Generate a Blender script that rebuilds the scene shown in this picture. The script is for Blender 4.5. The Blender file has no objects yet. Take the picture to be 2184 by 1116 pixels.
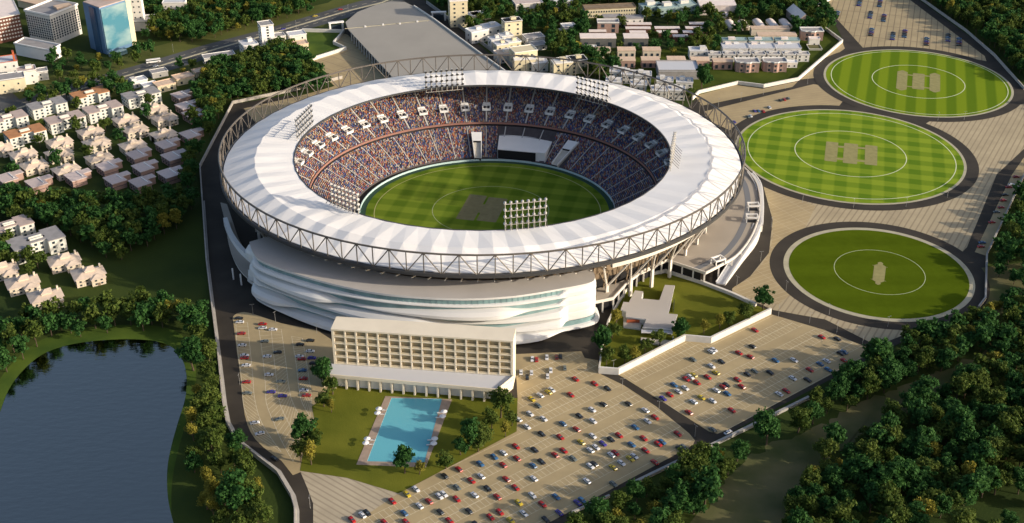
import bpy, bmesh, math, random
import numpy as np
from mathutils import Vector, Matrix
random.seed(7); rng = np.random.default_rng(7)
R = math.radians
sc = bpy.context.scene
C = sc.collection

# ------------------------------------------------------------------ camera, sky, sun, exposure
CAM_H, PITCH, FPX = 370.0, R(30.0), 2600.0
cd = bpy.data.cameras.new('camera'); cam = bpy.data.objects.new('camera', cd); C.objects.link(cam)
cd.sensor_width = 36.0; cd.lens = 36.0*FPX/2184.0; cd.clip_start = 1.0; cd.clip_end = 9000.0
cam.location = (0, 0, CAM_H); cam.rotation_euler = (R(90)-PITCH, 0, 0)
sc.camera = cam

SUN_EL, SUN_AZ = R(18.0), R(-16.0)            # azimuth of the sun counted from +X
sdir = Vector((math.cos(SUN_EL)*math.cos(SUN_AZ), math.cos(SUN_EL)*math.sin(SUN_AZ), math.sin(SUN_EL)))
w = bpy.data.worlds.new('World'); sc.world = w; w.use_nodes = True
nt = w.node_tree; nt.nodes.clear()
sky = nt.nodes.new('ShaderNodeTexSky'); sky.sky_type = 'NISHITA'; sky.sun_disc = False
sky.sun_elevation = SUN_EL; sky.sun_rotation = math.pi/2 - SUN_AZ; sky.ozone_density = 0.4; sky.dust_density = 2.5; sky.air_density = 0.8
bg = nt.nodes.new('ShaderNodeBackground'); bg.inputs[1].default_value = 0.15
wo = nt.nodes.new('ShaderNodeOutputWorld')
nt.links.new(sky.outputs[0], bg.inputs[0]); nt.links.new(bg.outputs[0], wo.inputs[0])
sl = bpy.data.lights.new('sun', 'SUN'); sl.energy = 4.2; sl.angle = R(0.8); sl.color = (1.0, 0.86, 0.68)
so = bpy.data.objects.new('sun', sl); C.objects.link(so); so.location = (900, -200, 700)
so.rotation_euler = (-sdir).to_track_quat('-Z', 'Y').to_euler()
sc.view_settings.view_transform = 'Standard'; sc.view_settings.look = 'None'
sc.view_settings.exposure = 0.42; sc.view_settings.gamma = 1.0; sc.view_settings.use_curve_mapping = False

# ------------------------------------------------------------------ survey: photo pixel -> world point at height z
def G(px, py, z=0.0):
    a = (px-1092.0)/FPX; b = -(py-558.0)/FPX
    y = math.cos(PITCH)+b*math.sin(PITCH); d = -math.sin(PITCH)+b*math.cos(PITCH)
    t = -(CAM_H-z)/d
    return (a*t, y*t)
def GZ(px, py, z=0.0):
    x, y = G(px, py, z); return (x, y, z)
def Q(s, ox=0.0, oy=0.0, k=1.0, z=0.0):        # "x,y x,y ..." -> world points
    return [G(ox+float(a)/k, oy+float(b)/k, z) for a, b in (t.split(',') for t in s.split())]
def inpoly(x, y, P):
    c = False; n = len(P); j = n-1
    for i in range(n):
        xi, yi = P[i][0], P[i][1]; xj, yj = P[j][0], P[j][1]
        if (yi > y) != (yj > y) and x < (xj-xi)*(y-yi)/(yj-yi)+xi: c = not c
        j = i
    return c

# ------------------------------------------------------------------ materials
MATS = {}
def new_mat(name):
    m = bpy.data.materials.new(name); m.use_nodes = True; MATS[name] = m
    return m, m.node_tree, m.node_tree.nodes['Principled BSDF']
def mat(name, col, rough=0.8, var=0.0, scale=0.2, metal=0.0, spec=0.3, col2=None, rnd=0.0, bump=0.0, detail=4.0, bscale=None):
    m, t, p = new_mat(name)
    p.inputs['Roughness'].default_value = rough; p.inputs['Metallic'].default_value = metal
    p.inputs['Specular IOR Level'].default_value = spec
    p.inputs['Base Color'].default_value = (*col, 1)
    tc = t.nodes.new('ShaderNodeTexCoord')
    out = None
    if var or col2:
        n = t.nodes.new('ShaderNodeTexNoise'); n.inputs['Scale'].default_value = scale; n.inputs['Detail'].default_value = detail
        t.links.new(tc.outputs['Object'], n.inputs['Vector'])
        r = t.nodes.new('ShaderNodeMapRange'); r.inputs[1].default_value = 0.3; r.inputs[2].default_value = 0.7
        t.links.new(n.outputs['Fac'], r.inputs[0])
        mx = t.nodes.new('ShaderNodeMix'); mx.data_type = 'RGBA'
        c2 = col2 if col2 else tuple(c*(1-var) for c in col)
        c1 = col if col2 else tuple(min(1, c*(1+var)) for c in col)
        mx.inputs[6].default_value = (*c1, 1); mx.inputs[7].default_value = (*c2, 1)
        t.links.new(r.outputs[0], mx.inputs[0]); out = mx.outputs[2]
    if rnd:
        oi = t.nodes.new('ShaderNodeObjectInfo'); hs = t.nodes.new('ShaderNodeHueSaturation')
        mr = t.nodes.new('ShaderNodeMapRange'); mr.inputs[3].default_value = 1-rnd; mr.inputs[4].default_value = 1+rnd
        t.links.new(oi.outputs['Random'], mr.inputs[0]); t.links.new(mr.outputs[0], hs.inputs['Value'])
        if out: t.links.new(out, hs.inputs['Color'])
        else: hs.inputs['Color'].default_value = (*col, 1)
        out = hs.outputs[0]
    if out: t.links.new(out, p.inputs['Base Color'])
    if bump:
        n2 = t.nodes.new('ShaderNodeTexNoise'); n2.inputs['Scale'].default_value = bscale or 1.0; n2.inputs['Detail'].default_value = 5
        t.links.new(tc.outputs['Object'], n2.inputs['Vector'])
        b = t.nodes.new('ShaderNodeBump'); b.inputs['Strength'].default_value = bump; b.inputs['Distance'].default_value = 0.3
        t.links.new(n2.outputs['Fac'], b.inputs['Height']); t.links.new(b.outputs[0], p.inputs['Normal'])
    return m
def math_node(t, op, a, b=None, c=None):
    n = t.nodes.new('ShaderNodeMath'); n.operation = op
    for i, v in enumerate((a, b, c)):
        if v is None: continue
        if isinstance(v, (int, float)): n.inputs[i].default_value = v
        else: t.links.new(v, n.inputs[i])
    return n.outputs[0]
def rot_coords(t, ang, ox=0.0, oy=0.0):
    g = t.nodes.new('ShaderNodeNewGeometry'); s = t.nodes.new('ShaderNodeSeparateXYZ'); t.links.new(g.outputs['Position'], s.inputs[0])
    x = math_node(t, 'SUBTRACT', s.outputs[0], ox); y = math_node(t, 'SUBTRACT', s.outputs[1], oy)
    ca, sa = math.cos(ang), math.sin(ang)
    u = math_node(t, 'ADD', math_node(t, 'MULTIPLY', x, ca), math_node(t, 'MULTIPLY', y, sa))
    v = math_node(t, 'ADD', math_node(t, 'MULTIPLY', x, -sa), math_node(t, 'MULTIPLY', y, ca))
    return u, v, g
def turf(name, light, dark, ang, wu, wv, ox, oy, noise=0.25, soft=3.0, mode='checker'):
    """mown pitch turf: mowing stripes along one or two directions"""
    m, t, p = new_mat(name); p.inputs['Roughness'].default_value = 0.95; p.inputs['Specular IOR Level'].default_value = 0.02
    u, v, g = rot_coords(t, ang, ox, oy)
    def band(x, wd):
        s = math_node(t, 'SINE', math_node(t, 'MULTIPLY', x, math.pi/wd))
        return math_node(t, 'MAXIMUM', math_node(t, 'MINIMUM', math_node(t, 'MULTIPLY', s, soft), 1.0), -1.0)
    f = None
    if mode == 'checker': f = math_node(t, 'ADD', math_node(t, 'MULTIPLY', band(u, wu), 0.45), math_node(t, 'MULTIPLY', band(v, wv), 0.55))
    elif mode == 'u': f = band(u, wu)
    else: f = math_node(t, 'MULTIPLY', band(v, wv), 0.25)
    n = t.nodes.new('ShaderNodeTexNoise'); n.inputs['Scale'].default_value = 0.12; n.inputs['Detail'].default_value = 8; n.inputs['Roughness'].default_value = 0.7
    t.links.new(g.outputs['Position'], n.inputs['Vector'])
    f = math_node(t, 'ADD', f, math_node(t, 'MULTIPLY', math_node(t, 'SUBTRACT', n.outputs['Fac'], 0.5), noise*8))
    f = math_node(t, 'ADD', math_node(t, 'MULTIPLY', f, 0.5), 0.5)
    mx = t.nodes.new('ShaderNodeMix'); mx.data_type = 'RGBA'; mx.clamp_factor = True
    mx.inputs[6].default_value = (*dark, 1); mx.inputs[7].default_value = (*light, 1)
    t.links.new(f, mx.inputs[0]); t.links.new(mx.outputs[2], p.inputs['Base Color'])
    return m
def paved(name, col, ang, line, pu, wu, pv=None, wv=0.3, grime=0.15):
    """tan paving with painted rows: lines every pu metres along u, cross lines every pv metres"""
    m, t, p = new_mat(name); p.inputs['Roughness'].default_value = 0.85; p.inputs['Specular IOR Level'].default_value = 0.2
    u, v, g = rot_coords(t, ang)
    def lines(x, per, wd):
        fr = math_node(t, 'FRACT', math_node(t, 'MULTIPLY', x, 1.0/per))
        return math_node(t, 'LESS_THAN', fr, wd/per)
    n = t.nodes.new('ShaderNodeTexNoise'); n.inputs['Scale'].default_value = 0.05; n.inputs['Detail'].default_value = 9; n.inputs['Roughness'].default_value = 0.65
    t.links.new(g.outputs['Position'], n.inputs['Vector'])
    r = t.nodes.new('ShaderNodeMapRange'); r.inputs[1].default_value = 0.3; r.inputs[2].default_value = 0.7
    t.links.new(n.outputs['Fac'], r.inputs[0])
    mx = t.nodes.new('ShaderNodeMix'); mx.data_type = 'RGBA'
    mx.inputs[6].default_value = (*[c*(1+grime) for c in col], 1); mx.inputs[7].default_value = (*[c*(1-grime) for c in col], 1)
    t.links.new(r.outputs[0], mx.inputs[0]); out = mx.outputs[2]
    if pu:
        f = lines(u, pu, wu)
        if pv: f = math_node(t, 'MAXIMUM', f, lines(v, pv, wv))
        m2 = t.nodes.new('ShaderNodeMix'); m2.data_type = 'RGBA'; m2.inputs[7].default_value = (*line, 1)
        t.links.new(math_node(t, 'MULTIPLY', f, 0.75), m2.inputs[0]); t.links.new(out, m2.inputs[6]); out = m2.outputs[2]
    t.links.new(out, p.inputs['Base Color'])
    return m
def leafmat(name, c1, c2):
    m, t, p = new_mat(name); p.inputs['Roughness'].default_value = 0.75; p.inputs['Specular IOR Level'].default_value = 0.12
    g = t.nodes.new('ShaderNodeNewGeometry'); oi = t.nodes.new('ShaderNodeObjectInfo')
    n = t.nodes.new('ShaderNodeTexNoise'); n.inputs['Scale'].default_value = 0.22; n.inputs['Detail'].default_value = 2
    t.links.new(g.outputs['Position'], n.inputs['Vector'])
    f = math_node(t, 'ADD', math_node(t, 'MULTIPLY', g.outputs['Random Per Island'], 0.55), math_node(t, 'MULTIPLY', math_node(t, 'SUBTRACT', n.outputs['Fac'], 0.5), 1.6))
    f = math_node(t, 'ADD', f, math_node(t, 'MULTIPLY', oi.outputs['Random'], 0.35))
    mx = t.nodes.new('ShaderNodeMix'); mx.data_type = 'RGBA'; mx.clamp_factor = True
    mx.inputs[6].default_value = (*c1, 1); mx.inputs[7].default_value = (*c2, 1)
    t.links.new(f, mx.inputs[0]); t.links.new(mx.outputs[2], p.inputs['Base Color'])
    tr = t.nodes.new('ShaderNodeBsdfTranslucent'); t.links.new(mx.outputs[2], tr.inputs['Color'])
    ms = t.nodes.new('ShaderNodeMixShader'); ms.inputs[0].default_value = 0.35
    t.links.new(p.outputs[0], ms.inputs[1]); t.links.new(tr.outputs[0], ms.inputs[2])
    t.links.new(ms.outputs[0], t.nodes['Material Output'].inputs['Surface'])
    return m

ASPH = mat('asphalt', (0.036, 0.030, 0.023), 0.85, var=0.3, scale=0.06, detail=8)
ASPH2 = mat('street asphalt', (0.075, 0.078, 0.08), 0.85, var=0.25, scale=0.05, detail=8)
TAN = (0.365, 0.290, 0.165)
PAVE = paved('tan paving', TAN, 0, TAN, None, 0)
PAVE_A = paved('tan paving rows', (0.40, 0.335, 0.22), R(-30), (0.25, 0.20, 0.13), 3.6, 0.9, None)
PAVE_B = paved('tan paving grid', (0.37, 0.30, 0.18), R(-18), (0.18, 0.14, 0.09), 5.4, 0.9, 34, 1.1)
PAVE_C = paved('pale paving rows', (0.40, 0.345, 0.25), R(-38), (0.27, 0.225, 0.165), 99999, 0, 2.8, 0.8)
CURB = mat('pale kerb', (0.40, 0.37, 0.265), 0.9, var=0.1)
CONC = mat('grey concrete', (0.34, 0.33, 0.31), 0.9, var=0.15, scale=0.1)
WALLW = mat('white painted wall', (0.62, 0.60, 0.55), 0.8, var=0.06, scale=0.3)
LINE = mat('pale painted line', (0.60, 0.53, 0.38), 0.8, var=0.15, scale=0.4)
LINEWD = mat('faded painted line', (0.40, 0.44, 0.25), 0.85)
LINEW = mat('white painted line', (0.62, 0.66, 0.42), 0.8)
GRASS = mat('rough grass', (0.050, 0.072, 0.014), 0.95, col2=(0.022, 0.040, 0.010), scale=0.018, detail=10, spec=0.1, bump=0.5, bscale=0.6)
LAWN = mat('mown lawn', (0.15, 0.155, 0.022), 0.95, col2=(0.09, 0.105, 0.014), scale=0.05, detail=9, spec=0.02, bump=0.3, bscale=1.2)
VERGE = mat('dry verge grass', (0.105, 0.115, 0.030), 0.95, col2=(0.060, 0.075, 0.020), scale=0.03, detail=9, spec=0.1)
BANK = mat('lake bank grass', (0.085, 0.13, 0.018), 0.95, col2=(0.035, 0.07, 0.012), scale=0.05, detail=9, spec=0.1)
DIRT = mat('dirt track', (0.165, 0.145, 0.075), 0.95, col2=(0.060, 0.078, 0.026), scale=0.04, detail=9, spec=0.1)
PITCH_M = mat('bare clay pitch', (0.27, 0.25, 0.11), 0.95, var=0.12, scale=0.3, spec=0.1)
PITCH_D = mat('dark clay pitch', (0.18, 0.165, 0.085), 0.95, var=0.12, scale=0.3, spec=0.1)
WHITE = mat('white paint', (0.74, 0.73, 0.71), 0.6, var=0.03, scale=0.2)
FABRIC = mat('roof membrane', (0.80, 0.785, 0.765), 0.7, var=0.045, scale=0.05, detail=8, spec=0.2)
STEEL = mat('grey brown steel', (0.13, 0.115, 0.10), 0.5, metal=0.3, spec=0.4, var=0.1, scale=0.3)
STEELD = mat('dark steel', (0.07, 0.07, 0.072), 0.5, metal=0.3)
BEAMW = mat('white steel', (0.66, 0.62, 0.56), 0.6)
DECK = mat('podium deck', (0.36, 0.32, 0.27), 0.85, var=0.08, scale=0.05, detail=8)
DECKG = mat('grey deck', (0.30, 0.285, 0.255), 0.85, var=0.06, scale=0.04, detail=8)
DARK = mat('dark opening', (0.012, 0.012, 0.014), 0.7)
BROWN = mat('brown cladding', (0.20, 0.15, 0.10), 0.85, var=0.2, scale=0.2)
STAND = mat('stand concrete', (0.09, 0.08, 0.085), 0.9, var=0.15, scale=0.3)
REDP = mat('terracotta parapet', (0.29, 0.15, 0.12), 0.7)
CLUBROOF = mat('clubhouse roof', (0.42, 0.395, 0.37), 0.75, var=0.05, scale=0.06)
CLUBW = mat('clubhouse white', (0.62, 0.62, 0.61), 0.5, var=0.03, scale=0.1)
GLASS = mat('pale blue glass', (0.20, 0.31, 0.32), 0.3, metal=0.0, spec=0.5, var=0.22, scale=0.12)
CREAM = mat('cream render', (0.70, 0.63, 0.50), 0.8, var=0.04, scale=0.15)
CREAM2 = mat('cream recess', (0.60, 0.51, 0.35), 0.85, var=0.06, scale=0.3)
BALC = mat('tan balcony glass', (0.46, 0.37, 0.22), 0.5)
TERR = mat('terrace roof', (0.52, 0.53, 0.56), 0.6)
FLOORW = mat('pale stone', (0.45, 0.42, 0.36), 0.8, var=0.1, scale=0.3)
POOLD = mat('pool deck stone', (0.34, 0.26, 0.20), 0.85, var=0.12, scale=0.4)
VILLAR = mat('villa sand roof', (0.60, 0.49, 0.39), 0.85, var=0.1, scale=0.3, rnd=0.08)
VILLAW = mat('villa cream wall', (0.62, 0.54, 0.43), 0.85, var=0.06, scale=0.3, rnd=0.06)
PINKR = mat('pinkish roof', (0.54, 0.45, 0.42), 0.8, var=0.08, scale=0.4, rnd=0.1)
PINKW = mat('brick pink wall', (0.36, 0.24, 0.20), 0.85, var=0.12, scale=0.6, rnd=0.08)
APTW = mat('apartment wall', (0.60, 0.60, 0.55), 0.8, var=0.05)
ROOF_G = mat('grey flat roof', (0.28, 0.27, 0.27), 0.85, var=0.15, scale=0.2)
ROOF_O = mat('orange flat roof', (0.42, 0.20, 0.09), 0.85, var=0.15, scale=0.2)
ROOF_P = mat('pinkish flat roof', (0.45, 0.36, 0.32), 0.85, var=0.12, scale=0.2)
WINDK = mat('dark window glass', (0.03, 0.045, 0.06), 0.15, spec=0.6)
WHSE = mat('white house render', (0.62, 0.60, 0.56), 0.8, var=0.08, scale=0.25, rnd=0.06)
WHSEY = mat('cream house render', (0.62, 0.55, 0.38), 0.8, var=0.06)
TANR = mat('tan flat roof', (0.60, 0.45, 0.33), 0.85, var=0.1, scale=0.3, rnd=0.08)
SHED = mat('pale pink sheet roof', (0.74, 0.65, 0.60), 0.7, var=0.06, rnd=0.05)
TEALR = mat('teal grey roof', (0.28, 0.38, 0.38), 0.7, var=0.1)
GREYW = mat('dark grey wall', (0.13, 0.13, 0.125), 0.85, var=0.1)
ESTG = mat('estate grass', (0.075, 0.095, 0.018), 0.95, col2=(0.035, 0.055, 0.010), scale=0.05, detail=9, spec=0.02)
BRICK = mat('dark brick', (0.13, 0.055, 0.038), 0.85, var=0.12)
REDW = mat('red facade', (0.42, 0.10, 0.04), 0.8)
BLUEW = mat('blue tower side', (0.10, 0.19, 0.32), 0.4, var=0.2, scale=0.04)
TRUNK = mat('tree bark', (0.09, 0.065, 0.045), 0.95)
METALP = mat('galvanised pole', (0.42, 0.42, 0.41), 0.5, metal=0.4)
LAMPW = mat('lamp head white', (0.80, 0.80, 0.78), 0.4)
TYRE = mat('tyre rubber', (0.02, 0.02, 0.02), 0.9)
TURF1 = turf('practice turf dark', (0.085, 0.125, 0.006), (0.052, 0.080, 0.003), 0, 9, 12, 0, 0, 0.3, 2, 'v')
TURF2 = turf('practice turf checked', (0.220, 0.300, 0.026), (0.098, 0.180, 0.013), R(-15), 8.2, 8.0, 241.5, 795.8, 0.06, 4)
TURF3 = turf('practice turf striped', (0.170, 0.240, 0.014), (0.098, 0.165, 0.010), R(-17), 7.6, 9, 330.2, 934.3, 0.07, 3, 'u')
TURFS = turf('stadium turf', (0.165, 0.225, 0.024), (0.080, 0.135, 0.012), R(-13), 9.0, 8.0, -16, 708, 0.10, 3)
L_DARK = leafmat('leaves deep green', (0.018, 0.064, 0.016), (0.060, 0.150, 0.036))
L_MID = leafmat('leaves olive green', (0.040, 0.078, 0.013), (0.120, 0.158, 0.032))
L_YEL = leafmat('leaves yellow green', (0.15, 0.15, 0.024), (0.34, 0.30, 0.05))
def painted_sky_glass():  # cloudy sky reflections are painted into the base colour with noise
    m, t, p = new_mat('tower glass with painted reflections'); p.inputs['Roughness'].default_value = 0.12; p.inputs['Specular IOR Level'].default_value = 0.8
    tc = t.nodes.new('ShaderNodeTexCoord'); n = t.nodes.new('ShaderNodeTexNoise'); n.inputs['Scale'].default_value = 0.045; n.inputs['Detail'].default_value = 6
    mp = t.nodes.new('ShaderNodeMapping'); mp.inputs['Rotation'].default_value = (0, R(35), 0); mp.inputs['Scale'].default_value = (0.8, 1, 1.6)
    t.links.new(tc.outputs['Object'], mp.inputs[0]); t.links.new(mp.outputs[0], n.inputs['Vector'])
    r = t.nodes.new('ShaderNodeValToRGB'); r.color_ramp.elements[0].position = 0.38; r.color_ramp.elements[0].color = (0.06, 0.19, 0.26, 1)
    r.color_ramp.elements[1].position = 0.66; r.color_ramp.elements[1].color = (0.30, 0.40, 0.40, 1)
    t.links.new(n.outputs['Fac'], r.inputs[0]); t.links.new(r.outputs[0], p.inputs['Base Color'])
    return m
TGLASS = painted_sky_glass()
def water(name, col, rough, bump, scale, spec=0.5, stretch=(1, 1, 1)):
    m, t, p = new_mat(name); p.inputs['Base Color'].default_value = (*col, 1); p.inputs['Roughness'].default_value = rough
    p.inputs['Specular IOR Level'].default_value = spec; p.inputs['IOR'].default_value = 1.33
    tc = t.nodes.new('ShaderNodeTexCoord'); mp = t.nodes.new('ShaderNodeMapping'); mp.inputs['Scale'].default_value = stretch
    n = t.nodes.new('ShaderNodeTexNoise'); n.inputs['Scale'].default_value = scale; n.inputs['Detail'].default_value = 3
    t.links.new(tc.outputs['Object'], mp.inputs[0]); t.links.new(mp.outputs[0], n.inputs['Vector'])
    b = t.nodes.new('ShaderNodeBump'); b.inputs['Strength'].default_value = bump; b.inputs['Distance'].default_value = 0.5
    t.links.new(n.outputs['Fac'], b.inputs['Height']); t.links.new(b.outputs[0], p.inputs['Normal'])
    return m
LAKE = water('lake water', (0.30, 0.295, 0.265), 0.10, 0.25, 0.30, 0.6, (0.5, 1.2, 1))
LAKE.node_tree.nodes['Principled BSDF'].inputs['Metallic'].default_value = 1.0
POOL = water('pool water', (0.13, 0.42, 0.50), 0.1, 0.10, 1.2, 0.4)

# ------------------------------------------------------------------ mesh helpers
class MB:
    def __init__(s): s.v = []; s.f = []; s.m = []; s.mats = []
    def mi(s, m):
        if m not in s.mats: s.mats.append(m)
        return s.mats.index(m)
    def add(s, vs, fs, m):
        b = len(s.v); k = s.mi(m); s.v.extend([tuple(v) for v in vs])
        for f in fs: s.f.append([b+i for i in f]); s.m.append(k)
    def box(s, x, y, z, sx, sy, sz, m, rz=0.0, top=None):
        """box centred at x,y standing on z; top = scale of the top face"""
        k = top if top is not None else 1.0
        ca, sa = math.cos(rz), math.sin(rz); vs = []
        for dz, kk in ((0, 1.0), (sz, k)):
            for dx, dy in ((-1, -1), (1, -1), (1, 1), (-1, 1)):
                a, b = dx*sx/2*kk, dy*sy/2*kk
                vs.append((x+a*ca-b*sa, y+a*sa+b*ca, z+dz))
        s.add(vs, [(3, 2, 1, 0), (4, 5, 6, 7), (0, 1, 5, 4), (1, 2, 6, 5), (2, 3, 7, 6), (3, 0, 4, 7)], m)
    def prism(s, P, z0, z1, m, mtop=None):
        a = sum(P[i][0]*P[(i+1) % len(P)][1]-P[(i+1) % len(P)][0]*P[i][1] for i in range(len(P)))
        if a < 0: P = P[::-1]
        n = len(P)
        s.add([(p[0], p[1], z0) for p in P]+[(p[0], p[1], z1) for p in P], [[i, (i+1) % n, n+(i+1) % n, n+i] for i in range(n)], m)
        s.add([(p[0], p[1], z1) for p in P], [list(range(n))], mtop or m)
        s.add([(p[0], p[1], z0) for p in P], [list(range(n))[::-1]], m)
    def tube(s, a, b, r, m, n=6, r2=None):
        a = Vector(a); b = Vector(b); d = b-a
        if d.length < 1e-6: return
        q = d.to_track_quat('Z', 'Y'); r2 = r if r2 is None else r2; vs = []
        for p, rr in ((a, r), (b, r2)):
            for i in range(n):
                t = 2*math.pi*(i+0.5)/n; vs.append(p+q @ Vector((rr*math.cos(t), rr*math.sin(t), 0)))
        s.add(vs, [(i, (i+1) % n, n+(i+1) % n, n+i) for i in range(n)]+[tuple(range(n))[::-1], tuple(range(n, 2*n))], m)
    def build(s, name, parent=None, loc=None):
        me = bpy.data.meshes.new(name); me.from_pydata(s.v, [], s.f)
        for m in s.mats: me.materials.append(m)
        me.polygons.foreach_set('material_index', s.m); me.update()
        o = bpy.data.objects.new(name, me); C.objects.link(o)
        if parent: o.parent = parent
        if loc: o.location = loc
        return o
def tag(o, label=None, cat=None, group=None, kind=None):
    if label: o['label'] = label
    if cat: o['category'] = cat
    if group: o['group'] = group
    if kind: o['kind'] = kind
    return o
def thing(name, label, cat, loc=(0, 0, 0), rz=0.0, group=None):
    o = bpy.data.objects.new(name, None); C.objects.link(o); o.empty_display_size = 0.5
    o.location = loc; o.rotation_euler = (0, 0, rz); return tag(o, label, cat, group)
def kids(o): return [c for c in ALLKIDS.get(o.name, [])]
ALLKIDS = {}
def part(mb, name, parent, loc=None, rz=None):
    o = mb.build(name, parent, loc)
    if rz is not None: o.rotation_euler = (0, 0, rz)
    ALLKIDS.setdefault(parent.name, []).append(o); return o
def dup(root, loc, rz, label, group=None, scale=None, mats=None):
    r = root.copy(); C.objects.link(r); r.location = loc; r.rotation_euler = (0, 0, rz)
    if scale: r.scale = scale
    r['label'] = label
    if group: r['group'] = group
    def rec(src, dst):
        for ch in ALLKIDS.get(src.name, []):
            c = ch.copy(); C.objects.link(c); c.parent = dst
            ALLKIDS.setdefault(dst.name, []).append(c)
            if mats and c.data and ch.name.split('.')[0] in mats:
                me = mats[ch.name.split('.')[0]]; c.data = me
            rec(ch, c)
    rec(root, r); return r
def struct(mb, name, kind='structure'):
    o = mb.build(name); o['kind'] = kind; return o
ZC = [0]
def zn():
    ZC[0] = (ZC[0]+1) % 9; return ZC[0]*0.004
def sheet(name, P, z, m):
    z += zn()
    b = MB(); a = sum(P[i][0]*P[(i+1) % len(P)][1]-P[(i+1) % len(P)][0]*P[i][1] for i in range(len(P)))
    if a < 0: P = P[::-1]
    b.add([(p[0], p[1], z) for p in P], [list(range(len(P)))], m)
    o = b.build(name); o['kind'] = 'structure'; return o
def smooth(P, n=6):                              # Catmull-Rom through an open list of points
    out = []; N = len(P)
    for i in range(N-1):
        p0, p1, p2, p3 = P[max(i-1, 0)], P[i], P[i+1], P[min(i+2, N-1)]
        for k in range(n):
            t = k/n
            out.append(tuple(0.5*((2*b)+(-a+c)*t+(2*a-5*b+4*c-d)*t*t+(-a+3*b-3*c+d)*t**3) for a, b, c, d in zip(p0, p1, p2, p3)))
    out.append(tuple(P[-1])); return out
def resample(P, n):
    d = [0]
    for i in range(1, len(P)): d.append(d[-1]+math.dist(P[i-1], P[i]))
    out = []; j = 0
    for k in range(n+1):
        t = d[-1]*k/n
        while j < len(P)-2 and d[j+1] < t: j += 1
        f = (t-d[j])/max(1e-9, d[j+1]-d[j]); out.append(tuple(a+(b-a)*f for a, b in zip(P[j], P[j+1])))
    return out
def ribbon(mb, P, wid, z0, z1, m, mtop=None):    # upright wall of given thickness along a polyline
    n = len(P); L = []; Rr = []
    for i in range(n):
        a = P[max(i-1, 0)]; b = P[min(i+1, n-1)]; dx, dy = b[0]-a[0], b[1]-a[1]; l = math.hypot(dx, dy) or 1
        nx, ny = -dy/l*wid/2, dx/l*wid/2; L.append((P[i][0]+nx, P[i][1]+ny)); Rr.append((P[i][0]-nx, P[i][1]-ny))
    for i in range(n-1): mb.prism([Rr[i], Rr[i+1], L[i+1], L[i]], z0, z1, m, mtop)

# ================================================================== GROUND
b = MB(); b.add([(-2500, -600, 0), (2500, -600, 0), (2500, 4200, 0), (-2500, 4200, 0)], [(0, 1, 2, 3)], GRASS); struct(b, 'ground')

lake_px = '-60,900 0,880 20,830 50,790 90,757 140,738 200,728 270,724 330,728 368,742 390,770 398,806 395,850 380,900 366,950 357,1000 358,1060 370,1116 390,1180 -60,1200'
shore = smooth(Q(lake_px)[1:-1], 4)
lake_poly = [G(-120, 900)]+shore+[G(390, 1300), G(-120, 1300)]
cxl = sum(p[0] for p in shore)/len(shore); cyl = sum(p[1] for p in shore)/len(shore)
bank_poly = [(cxl+(x-cxl)*1.13+0, cyl+(y-cyl)*1.22+3) for x, y in shore]
sheet('lake_bank', [G(-160, 860)]+bank_poly+[G(400, 1300), G(-160, 1300)], 0.03, BANK)
sheet('lake_water', lake_poly, 0.08, LAKE)

comp = Q('497,222 427,357 432,430 441,560 452,650 466,760 476,860 484,905 506,945 592,1012 622,1062 630,1090 630,1240 1150,1240 1220,1094 1545,930 1855,765 1960,712 2030,697 2088,655 2101,640 2104,545 2184,375 2300,180 2184,185 2100,100 1960,0 1950,-40 1740,-40 1766,20 1800,90 1702,172 1625,188 1570,181 1490,205 1440,260 1100,160 905,0 860,-6 745,20 737,54 711,95 738,106 655,132 735,200 610,205')
sheet('compound_asphalt', comp, 0.05, ASPH)

# far street with its verges
st_up = Q('900,-60 850,-14 770,2 728,14 568,62 434,97 284,142 134,184 0,226 -80,250')
st_lo = Q('-80,300 0,262 67,240 200,200 334,160 434,128 568,88 728,42 850,5 900,-10')
vg_up = Q('900,-90 740,-20 700,6 560,38 434,72 300,108 150,150 0,196 -80,215')
vg_lo = Q('-80,330 0,290 67,262 200,222 334,178 434,146 568,108 660,80 740,56 870,14')
sheet('street_verge', vg_up+vg_lo, 0.04, VERGE)
sheet('street', st_up+st_lo, 0.10, ASPH2)
b = MB()
mid = [((a[0]+c[0])/2, (a[1]+c[1])/2) for a, c in zip(resample(st_up, 40), resample(st_lo[::-1], 40))]
ribbon(b, mid, 2.2, 0.10, 0.30, CURB); struct(b, 'street_median')
b = MB()
for off in (0.27, 0.73):
    ln = [(a[0]+(c[0]-a[0])*off, a[1]+(c[1]-a[1])*off) for a, c in zip(resample(st_up, 90), resample(st_lo[::-1], 90))]
    for i in range(0, 88, 2): ribbon(b, ln[i:i+2], 0.35, 0.12, 0.14, LINE)
struct(b, 'street_lane_markings')
sheet('side_street', Q('0,262 -10,200 18,190 62,232 60,262'), 0.115, ASPH2)
TRACK = (smooth(Q('1440,1180 1500,1080 1570,1000 1640,950 1740,915 1840,860 1960,810 2060,770 2120,740'), 4)+smooth(Q('2100,790 2000,850 1900,905 1810,950 1745,1000 1700,1060 1640,1180'), 4))
TRACK = [(x+random.uniform(-2.2, 2.2), y+random.uniform(-2.2, 2.2)) for x, y in resample(TRACK+[TRACK[0]], 150)[:-1]]
sheet('dirt_track', TRACK, 0.05, DIRT)
sheet('dirt_clearing', Q('1930,590 1990,585 2184,560 2184,640 2120,680 2085,690 2100,600'), 0.045, DIRT)

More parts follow.
